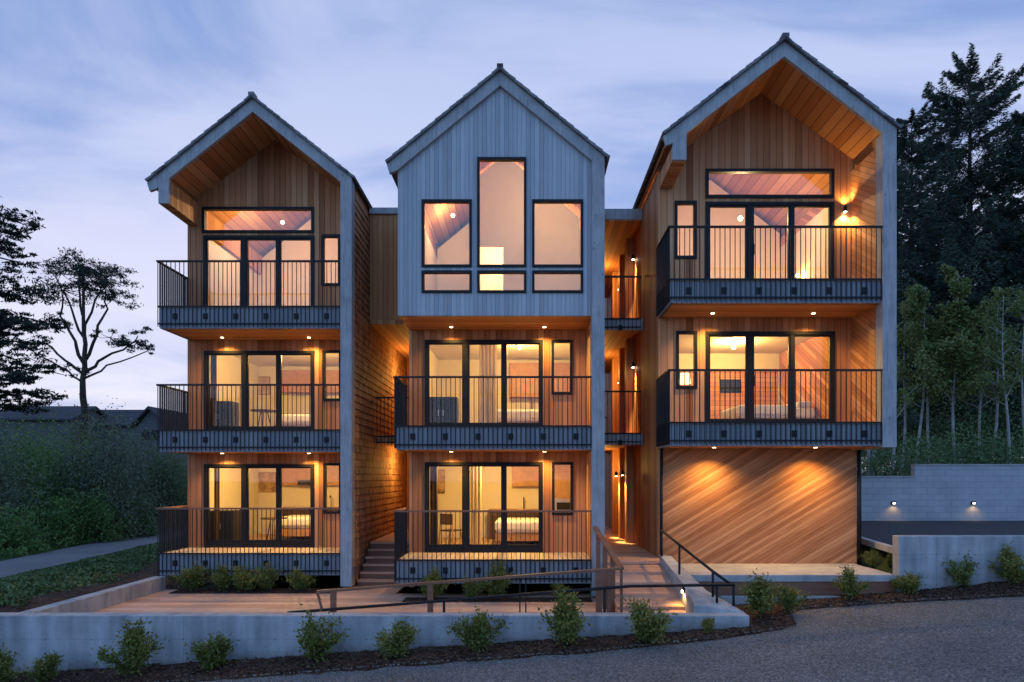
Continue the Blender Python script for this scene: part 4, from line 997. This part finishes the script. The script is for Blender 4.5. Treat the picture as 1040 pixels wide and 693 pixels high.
tag(link('mulch_slope', me, M['mulch']), 'brown mulch slope beside the left terrace wall', None, None, 'structure')
# grass verge beyond the lane
n = 15000; y = 16 + 40 * rng.uniform(0, 1, n) ** 1.3; x = np.array([interp(LFAR, v) for v in y]) + .1 - 3.2 * rng.uniform(0, 1, n) ** 1.2
z = np.array([hgt(a, b) for a, b in zip(x, y)]); hgtb = rng.uniform(.12, .38, n) * np.clip(.5 + (np.array([interp(LFAR, v) for v in y]) - x) * .6, .4, 1.4)
C = np.stack([x, y, z + hgtb * .45], 1); D = np.stack([rng.normal(0, .35, n), rng.normal(0, .35, n), np.ones(n)], 1)
V = leaf_quads(C, 1., .05, D); V = C[:, None, :] + (V - C[:, None, :]) * np.stack([np.ones(n), np.ones(n), np.ones(n)], 1)[:, None, :] * hgtb[:, None, None]
V[:, :, :2] = C[:, None, :2] + (V[:, :, :2] - C[:, None, :2]) * 1.6
tag(quads_mesh('grass_verge', V, M['grass']), 'rough dark grass verge beyond the lane', None, None, 'stuff')

def bush(x, y, w, h, n, label, group, mat='bushleaf', leaf=.12, name='bush', base=None):
    root = thing(name, (x, y, hgt(x, y) if base is None else base), label, 'bush', group)
    nc = max(14, int(w * h * 9)); cc = unit(nc) * (rng.uniform(.2, .8, (nc, 1)) ** .5); cc[:, 2] = np.abs(cc[:, 2])
    cc = cc * np.array([w / 2, w / 2 * .8, h * .86]) * rng.uniform(.8, 1.12, (nc, 1))
    r = rng.uniform(.16, .34, nc) * min(w, h) * .7
    per = rng.integers(0, nc, n); d = unit(n) * (rng.uniform(.1, 1, (n, 1)) ** .45)
    C = cc[per] + d * r[per][:, None]; C[:, 2] = np.abs(C[:, 2]) + .02
    quads_mesh('foliage', leaf_quads(C, leaf, leaf * .55), M[mat], root)
    st = MB()
    for i in range(0, nc, max(1, nc // 14)): 
        e = cc[i]; st.tube([(e[0] * .1, e[1] * .1, -.1), (e[0] * .55, e[1] * .55, e[2] * .5), tuple(e)], [.04, .025, .01], 5)
    st.build('stem', M['bark'], root, 0, True)
    return root
BU = [(20, 30, 5.2, 5.0, 'dark thicket bush by the lane below the layered conifer'), (62, 33, 5.5, 5.4, 'dark bush left of the twisted tree trunk'), (100, 31, 4.6, 5.6, 'tall rounded dark bush in front of the twisted tree'), (136, 36, 4.8, 4.8, 'dark bush before the far gabled house'), (168, 37, 4.2, 4.4, 'dark bush behind the left balcony rail'), (-20, 27, 5., 4.8, 'dark bush cut off by the left edge'), (40, 27.5, 3.6, 2.4, 'low bush at the verge below the thicket'), (85, 29, 3.6, 2.5, 'low bush at the verge under the rounded bush'), (128, 32, 3.8, 2.3, 'low bush at the verge near the balcony'), (5, 24.5, 3., 1.9, 'low bush at the verge nearest the left edge'), (190, 44, 6, 4.2, 'far dark bush beyond the bend of the lane')]
for px, y, w, h, lb in BU: bush(X(px, y), y, w * (1.15 if h > 3 else 1), h * (1.3 if h > 3 else 1.1), int(8000 * w * h / 12), lb, 'thicket beyond the lane', ('bushleaf', 'bushleaf_grey', 'bushleaf_bright')[int(px) % 3 if h > 3 else 2])

# --- trees
def conifer(x, y, base, H, rad, label, seed, sparse=1., name='conifer', lean=0., droop=.2, group='conifers behind the block wall'):
    global rng
    rng = np.random.default_rng(seed); rd = random.Random(seed)
    root = thing(name, (x, y, base), label, 'tree', group)
    tr = MB(); tr.tube([(lean * t * H * .1, .02 * math.sin(t * 9), H * t) for t in np.linspace(0, 1, 12)], [max(.02, .34 * (1 - t) * H / 20) for t in np.linspace(0, 1, 12)], 8)
    Cs = []; Ds = []
    z = H * .10
    while z < H * .985:
        f = z / H; nb = rd.randint(5, 8)
        for k in range(nb):
            if rd.random() < .12 * sparse: continue
            a = rd.uniform(0, 6.28); L = rad * (1 - f) ** .6 * rd.uniform(.55, 1.15) + .25
            up = rd.uniform(.10, .55) + .35 * f
            m = max(4, int(L * 5)); ts = np.linspace(.12, 1, m)
            bx = np.cos(a) * L * ts; by = np.sin(a) * L * ts; bz = z + L * (up * ts - droop * ts ** 2 + .12 * ts ** 4)
            tr.tube([(lean * f * H * .1, 0, z), (lean * f * H * .1 + bx[m // 2], by[m // 2], bz[m // 2]), (lean * f * H * .1 + bx[-1], by[-1], bz[-1])], [.035 * (1 - f) + .012, .02, .006], 4, False)
            q = int(120 * L) + 14
            t = rng.uniform(.12, 1.02, q) ** .8
            px = np.stack([np.interp(t, ts, bx), np.interp(t, ts, by), np.interp(t, ts, bz)], 1); px[:, 0] += lean * f * H * .1
            sd = rng.choice([-1, 1], q) * rng.uniform(.0, 1., q) * .30 * L * (1.15 - t)
            px += np.stack([-np.sin(a) * sd, np.cos(a) * sd, -np.abs(sd) * .35 - rng.uniform(0, .22, q)], 1)
            d = np.stack([np.cos(a) - np.sin(a) * np.sign(sd) * .8, np.sin(a) + np.cos(a) * np.sign(sd) * .8, rng.normal(-.35, .35, q)], 1)
            Cs.append(px); Ds.append(d)
        z += rd.uniform(.28, .46) * (H / 22) ** .5
    C = np.concatenate(Cs); D = np.concatenate(Ds)
    quads_mesh('crown', leaf_quads(C, .26, .055, D), M['needle'], root)
    tr.build('trunk', M['bark'], root, 0, True)
    return root
conifer(X(985, 38), 38, 2, Z(64, 38) - 2, 8.4, 'tallest dark spruce standing behind the block wall', 11, 2.)
conifer(X(926, 42), 42, 2, Z(112, 42) - 2, 7.6, 'dark spruce showing beside the right house roof', 12, 1.)
conifer(X(1058, 35), 35, 2, Z(108, 35) - 2, 4.4, 'leaning dark spruce at the right edge', 13, 3.4, lean=-.35)
conifer(X(960, 50), 50, 2, Z(190, 50) - 2, 5.5, 'distant dark spruce between the two tall ones', 14, 1.)
conifer(X(1020, 52), 52, 2, Z(205, 52) - 2, 6, 'distant dark spruce behind the pale trunks', 15, 1.)
conifer(X(885, 55), 55, 2, Z(215, 55) - 2, 5, 'distant spruce hidden mostly by the right house', 16, 1.)

def alder(px, y, topy, lean, nleaf, label, seed, crown=1.):
    global rng
    rng = np.random.default_rng(seed); rd = random.Random(seed)
    base = hgt(X(px, y), y); H = Z(topy, y) - base
    root = thing('alder_tree', (X(px, y), y, base), label, 'tree', 'pale trunked young trees')
    tr = MB(); f = lambda t: Vector((lean * t + .12 * math.sin(t * 7 + seed), .1 * math.cos(t * 5 + seed), H * t))
    tr.tube([f(t) for t in np.linspace(0, 1, 12)], [max(.012, .075 * (1 - t) ** .8) for t in np.linspace(0, 1, 12)], 7)
    Cs = []; Ds = []
    for i in range(int(26 * crown)):
        t = rd.uniform(.42, .98); a = rd.uniform(0, 6.28); L = H * rd.uniform(.10, .22) * (1.25 - t)
        p = f(t); e = p + Vector((math.cos(a) * L, math.sin(a) * L, L * rd.uniform(.5, 1.1))); m = p.lerp(e, .5) + Vector((0, 0, -.06 * L))
        tr.tube([p, m, e], [.02, .013, .005], 4, False)
        for j in range(max(1, nleaf // 17)):
            s = rd.uniform(.25, 1.1); q = p.lerp(e, s) + Vector((rd.gauss(0, .16), rd.gauss(0, .16), rd.gauss(0, .16))) * (L * .55 + .25)
            Cs.append(q); Ds.append((rd.gauss(0, 1), rd.gauss(0, 1), rd.gauss(-.2, .7)))
    if nleaf: quads_mesh('crown', leaf_quads(np.array(Cs), .13, .085, np.array(Ds)), M['alderleaf'], root)
    tr.build('trunk', M['alder'], root, 0, True)
AL = [(968, 28, 276, .2, 6500, 'leafy pale trunk tree rising highest behind the stepped block wall', 1.2), (948, 30, 300, -.5, 4600, 'leafy tree with pale trunk left of the tallest alder', 1.1), (932, 29, 292, .4, 4600, 'yellow green leafy tree beside the right house post', 1.1), (1008, 29, 292, .3, 1500, 'slim pale trunk tree with thin leaves near the right wall light', .9), (1024, 27, 300, -.25, 800, 'slender near bare pale trunk tree second from the right edge', .9), (1038, 28, 285, .1, 1000, 'near bare pale trunk tree at the right edge', .9), (992, 31, 310, .5, 1400, 'leaning pale trunk tree between the two wall lights', .9), (880, 26, 330, .7, 500, 'pale leaning trunk seen below the right house corner', .7), (889, 27, 320, .1, 500, 'upright pale trunk seen below the right house corner', .7), (908, 26, 335, -.1, 900, 'pale trunk just clear of the right house post', .8), (915, 31, 300, .3, 2200, 'leafy tree half hidden behind the right house post', 1.)]
for i, a in enumerate(AL): alder(a[0], a[1], a[2], a[3], a[4], a[5], 40 + i, a[6])
rng = np.random.default_rng(90)
for px, y, w, h, lb in ((900, 26, 4.5, 2.4, 'dark understorey bush behind the lower part of the block wall'), (945, 27, 5, 3.4, 'dark understorey bush behind the step in the block wall'), (985, 28, 5, 3.8, 'dark understorey bush below the tallest spruce'), (1030, 27, 5, 3.5, 'dark understorey bush at the right edge'), (960, 34, 8, 6.0, 'big dark understorey bush under the spruces'), (1020, 34, 8, 6.5, 'big dark understorey bush behind the bare trunks'), (905, 36, 8, 5.5, 'big dark understorey bush behind the right house')):
    bush(X(px, y), y, w, h, int(3000 * w * h / 12), lb, 'understorey behind the block wall')
for px, y, w, h, lb in ((625, 34, 5, 4.5, 'dark bush seen at the end of the lit walkway'), (610, 40, 6, 6, 'dark bush far behind the middle house')): bush(X(px, y), y, w, h, 5000, lb, 'bushes behind the houses')

# twisted tree on the left
TY = 40.
def tp(px, py, dy=0.): return Vector((X(px, TY), TY + dy, Z(py, TY)))
T = thing('cypress_tree', (X(86, TY), TY, 1.), 'twisted wind shaped tree with bare limbs standing alone against the sky', 'tree')
tb = Vector(T.location)
tr = MB()
def limb(pts, r0, r1, n=7):
    P_ = [Vector(p) for p in pts]; out = []
    for i in range(len(P_) - 1):
        for t in np.linspace(0, 1, 4)[:-1]: out.append(P_[i].lerp(P_[i + 1], t) + Vector((random.gauss(0, .05), random.gauss(0, .05), random.gauss(0, .05))))
    out.append(P_[-1]); out = [p - tb for p in out]; r0 *= .68
    tr.tube(out, list(np.linspace(r0, r1, len(out))), n)
limb([tp(86, 520), tp(86, 415), tp(84, 385), tp(86, 350), tp(85, 310), tp(84, 275)], .33, .05)
CL = []
def br(pts, r0, clumps):
    limb(pts, r0, .03, 6)
    for (px, py, dy, s, n) in clumps: CL.append((tp(px, py, dy), s, n))
br([tp(86, 382), tp(65, 365), tp(45, 348), tp(32, 340, 1)], .14, [(48, 345, 0, .5, 40)])
br([tp(85, 380), tp(100, 368), tp(125, 355), tp(150, 345, -1)], .15, [(112, 343, 0, .9, 260), (140, 347, 0, .9, 260), (150, 338, -.5, .6, 120), (128, 350, .5, .6, 120)])
br([tp(86, 370), tp(75, 345), tp(62, 320), tp(52, 290, 1)], .16, [(52, 290, 1, 1.4, 420), (42, 300, 0, 1.0, 240), (62, 278, 0, 1.2, 360), (45, 320, .5, .7, 120)])
br([tp(85, 368), tp(98, 340), tp(108, 315), tp(116, 292, -1)], .15, [(116, 290, -1, 1.3, 420), (122, 298, 0, .9, 240), (108, 302, .6, 1.0, 240)])
br([tp(85, 345), tp(72, 315), tp(68, 285, -1)], .12, [(70, 272, -1, 1.2, 420), (60, 300, -1, .9, 240)])
br([tp(85, 340), tp(96, 305), tp(98, 280, 1)], .12, [(98, 276, 1, 1.3, 460), (106, 285, 0, 1., 300)])
br([tp(84, 320), tp(80, 290), tp(82, 268)], .1, [(84, 268, 0, 1.2, 460), (76, 282, .8, 1., 300), (90, 292, -.6, 1., 260)])
br([tp(86, 384), tp(110, 372), tp(135, 352, 1.5)], .1, [(135, 350, 1.5, .6, 100)])
br([tp(86, 390), tp(70, 378), tp(40, 362), tp(35, 355, -1)], .1, [(38, 356, -1, .5, 60)])
tr2 = tr
Cs = []
for c, s, n in CL:
    s *= 1.02; k_ = max(4, int(9 * s)); cc = unit(k_) * (rng.uniform(.15, 1, (k_, 1)) ** .5) * np.array([s * 1.25, s * 1.2, s * .55])
    for q in cc:
        m_ = int(n * 1.7 / k_); d = unit(m_) * (rng.uniform(.02, 1, (m_, 1)) ** .7); r_ = s * rng.uniform(.22, .42); Cs.append(np.array(c - tb)[None, :] + q + d * np.array([r_ * 1.3, r_ * 1.3, r_ * .6]))
        tr2.tube([tuple(c - tb), tuple(np.array(c - tb) + q * .5 + np.array([0, 0, -.08])), tuple(np.array(c - tb) + q)], [.022, .016, .008], 4, False)
tr.build('trunk', M['bark'], T, 0, True)
C = np.concatenate(Cs); quads_mesh('crown', leaf_quads(C, .20, .055, unit(len(C)) + np.array([0, 0, .35])), M['needle_far'], T)
# layered conifer at the left edge
TY = 30.
T = thing('layered_conifer', (X(-24, TY), TY, 0), 'dark conifer with flat layered branches at the left edge', 'tree'); tb = Vector(T.location)
tr = MB(); CL = []
limb([tp(-24, 550), tp(-24, 400), tp(-22, 300), tp(-20, 200), tp(-20, 150)], .45, .08)
for (py, ex, n) in ((205, 14, 5), (222, 22, 6), (240, 28, 8), (262, 12, 4), (285, 18, 6), (300, 34, 8), (322, 46, 10), (338, 50, 12), (352, 46, 10), (372, 38, 9), (388, 58, 12), (402, 50, 10), (395, 20, 6), (412, 30, 8), (330, 20, 8), (215, 5, 5), (250, 10, 6), (360, 15, 6)):
    dy = random.uniform(-2, 2)
    limb([tp(-22, py + 4), tp((ex - 22) * .5 - 5, py - 3, dy * .5), tp(ex, py + 3, dy)], .09, .015, 5)
    for j in range(n):
        t = (j + .6) / n; px = -22 + (ex + 22) * t
        CL.append((tp(px + random.uniform(-3, 3), py + random.uniform(-5, 3), dy * t + random.uniform(-.5, .5)), random.uniform(.35, .75), 110))
    dy = random.uniform(-2, 2); limb([tp(-22, py), tp(-50, py - 3, dy), tp(-80, py + 4, dy)], .08, .02, 5)
    for j in range(5): CL.append((tp(-30 - j * 11, py + random.uniform(-5, 3), dy), .7, 80))
tr.build('trunk', M['bark'], T, 0, True)
Cs = []
for c, s, n in CL:
    k_ = 5; cc = unit(k_) * np.array([s, s, s * .34])
    for q in cc:
        m_ = int(n * 1.05 / k_); d = unit(m_) * (rng.uniform(.02, 1, (m_, 1)) ** .7); r_ = s * rng.uniform(.25, .5); Cs.append(np.array(c - tb)[None, :] + q + d * np.array([r_ * 1.4, r_, r_ * .4]))
C = np.concatenate(Cs); quads_mesh('crown', leaf_quads(C, .22, .06, unit(len(C)) + np.array([.3, 0, .2])), M['needle_far'], T)

# far houses on the left
def far_house(px0, px1, ridge, eave, Y, ends, label):
    o = thing('far_house', (X((px0 + px1) / 2, Y), Y, 0), label, 'house', 'far houses beyond the thicket')
    x0, x1 = X(px0, Y), X(px1, Y); zr, ze = Z(ridge, Y), Z(eave, Y); d = 7
    k = MB()
    if ends == 'side':
        k.prism([(Y - .4, ze - .15), (Y + d / 2, zr), (Y + d + .4, ze - .15), (Y + d + .4, ze - .35), (Y + d / 2, zr - .25), (Y - .4, ze - .35)], x0 - .4, x1 + .4, axis='X'); k.build('roof', M['roofdark'], o)
        k = MB(); k.prism([(Y, 0), (Y + d, 0), (Y + d, ze - .4), (Y + d / 2, zr - .3), (Y, ze - .4)], x0, x1, axis='X'); k.build('wall', M['farwall'], o)
    else:
        xm = (x0 + x1) / 2
        k.prism([(x0 - .4, ze - .15), (xm, zr), (x1 + .4, ze - .15), (x1 + .4, ze - .35), (xm, zr - .25), (x0 - .4, ze - .35)], Y - .5, Y + 12); k.build('roof', M['roofdark'], o)
        k = MB(); k.prism([(x0, 0), (x1, 0), (x1, ze - .4), (xm, zr - .3), (x0, ze - .4)], Y, Y + 11.5); k.build('wall', M['farwall'], o)
        k = MB(); k.box(xm - .9, xm - .1, Y - .05, Y + .02, ze - 1.6, ze - .6); k.box(xm + .1, xm + .9, Y - .05, Y + .02, ze - 1.6, ze - .6); k.build('window', M['frame'], o)
far_house(-10, 72, 409, 424, 70, 'side', 'long dark low roof behind the layered conifer')
far_house(70, 150, 413, 430, 74, 'side', 'dark long roof behind the twisted tree')
far_house(138, 168, 413, 431, 68, 'gable', 'small dark gable end just left of the balcony')

# ================================================================== SKY AND LIGHT
SUN_EL, SUN_ROT = R(2.5), R(200)
w = bpy.data.worlds.new('World'); scene.world = w; w.use_nodes = True; nt = w.node_tree; nt.nodes.clear()
sky = nd(nt, 'TexSky', None, sky_type='NISHITA', sun_disc=False, sun_elevation=SUN_EL, sun_rotation=SUN_ROT, altitude=20., air_density=1., dust_density=.6, ozone_density=3.)
d = nd(nt, 'TexCoord').outputs['Generated']; s = sep(nt, d)
zz = mth(nt, 'ADD', mth(nt, 'MAXIMUM', s[2], 0.), .22)
pv = nd(nt, 'CombineXYZ', {0: mth(nt, 'DIVIDE', s[0], zz), 1: mth(nt, 'DIVIDE', s[1], zz), 2: 0.}).outputs[0]
c1 = noise(nt, mapping(nt, pv, scale=(.62, 1.25, 1), rot=(0, 0, R(-12)), loc=(3.1, .4, 0)), 1.45, 8, .56, .9)
c2 = noise(nt, mapping(nt, pv, scale=(.8, 1.0, 1), loc=(7, 2, 0)), .75, 4, .5, .3)
cl = mth(nt, 'ADD', mth(nt, 'MULTIPLY', c1, .62), mth(nt, 'MULTIPLY', c2, .38))
el = nd(nt, 'MapRange', {0: s[2], 1: 0., 2: .7, 3: 0., 4: 1.}).outputs[0]
blue = ramp(nt, el, [(0., (.38, .44, .70)), (.35, (.30, .39, .69)), (.8, (.18, .28, .57)), (1., (.14, .25, .52))])
cloudc = ramp(nt, el, [(0., (.74, .73, .86)), (.3, (.63, .63, .82)), (.55, (.53, .57, .79)), (.8, (.42, .49, .73)), (1., (.34, .44, .70))])
mask = nd(nt, 'MapRange', {0: cl, 1: .36, 2: .57, 3: 0., 4: 1.}, interpolation_type='SMOOTHSTEP').outputs[0]
skyc = mixc(nt, mask, blue, cloudc)
gl = mth(nt, 'MULTIPLY', nd(nt, 'MapRange', {0: s[0], 1: .05, 2: -.6, 3: 0., 4: 1.}).outputs[0], nd(nt, 'MapRange', {0: s[2], 1: .38, 2: .05, 3: 0., 4: 1.}).outputs[0])
skyc = mixc(nt, mth(nt, 'MULTIPLY', gl, mth(nt, 'ADD', .15, mth(nt, 'MULTIPLY', mask, .6))), skyc, (.80, .75, .86))
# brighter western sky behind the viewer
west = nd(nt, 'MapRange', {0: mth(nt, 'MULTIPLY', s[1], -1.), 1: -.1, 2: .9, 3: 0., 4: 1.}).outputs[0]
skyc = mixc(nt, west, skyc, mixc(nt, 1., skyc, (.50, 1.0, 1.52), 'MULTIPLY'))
b1 = nd(nt, 'Background', {0: sky.outputs[0], 1: .05}); 
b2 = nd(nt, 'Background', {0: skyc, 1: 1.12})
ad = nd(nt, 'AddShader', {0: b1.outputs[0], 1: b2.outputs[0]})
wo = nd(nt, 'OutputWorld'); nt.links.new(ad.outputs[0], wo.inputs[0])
sun = light('sun', 'SUN', (0, -20, 30), .14, (.45, .75, 1.))
sun.data.angle = R(40); sun.rotation_euler = (R(62), 0, R(-20))

scene.render.engine = 'CYCLES'
scene.cycles.use_denoising = True
scene.cycles.max_bounces = 8; scene.cycles.diffuse_bounces = 3; scene.cycles.glossy_bounces = 3; scene.cycles.transparent_max_bounces = 12
scene.cycles.sample_clamp_indirect = 4; scene.cycles.caustics_reflective = False; scene.cycles.caustics_refractive = False
scene.view_settings.view_transform = 'Standard'; scene.view_settings.look = 'None'; scene.view_settings.exposure = 0; scene.view_settings.gamma = 1
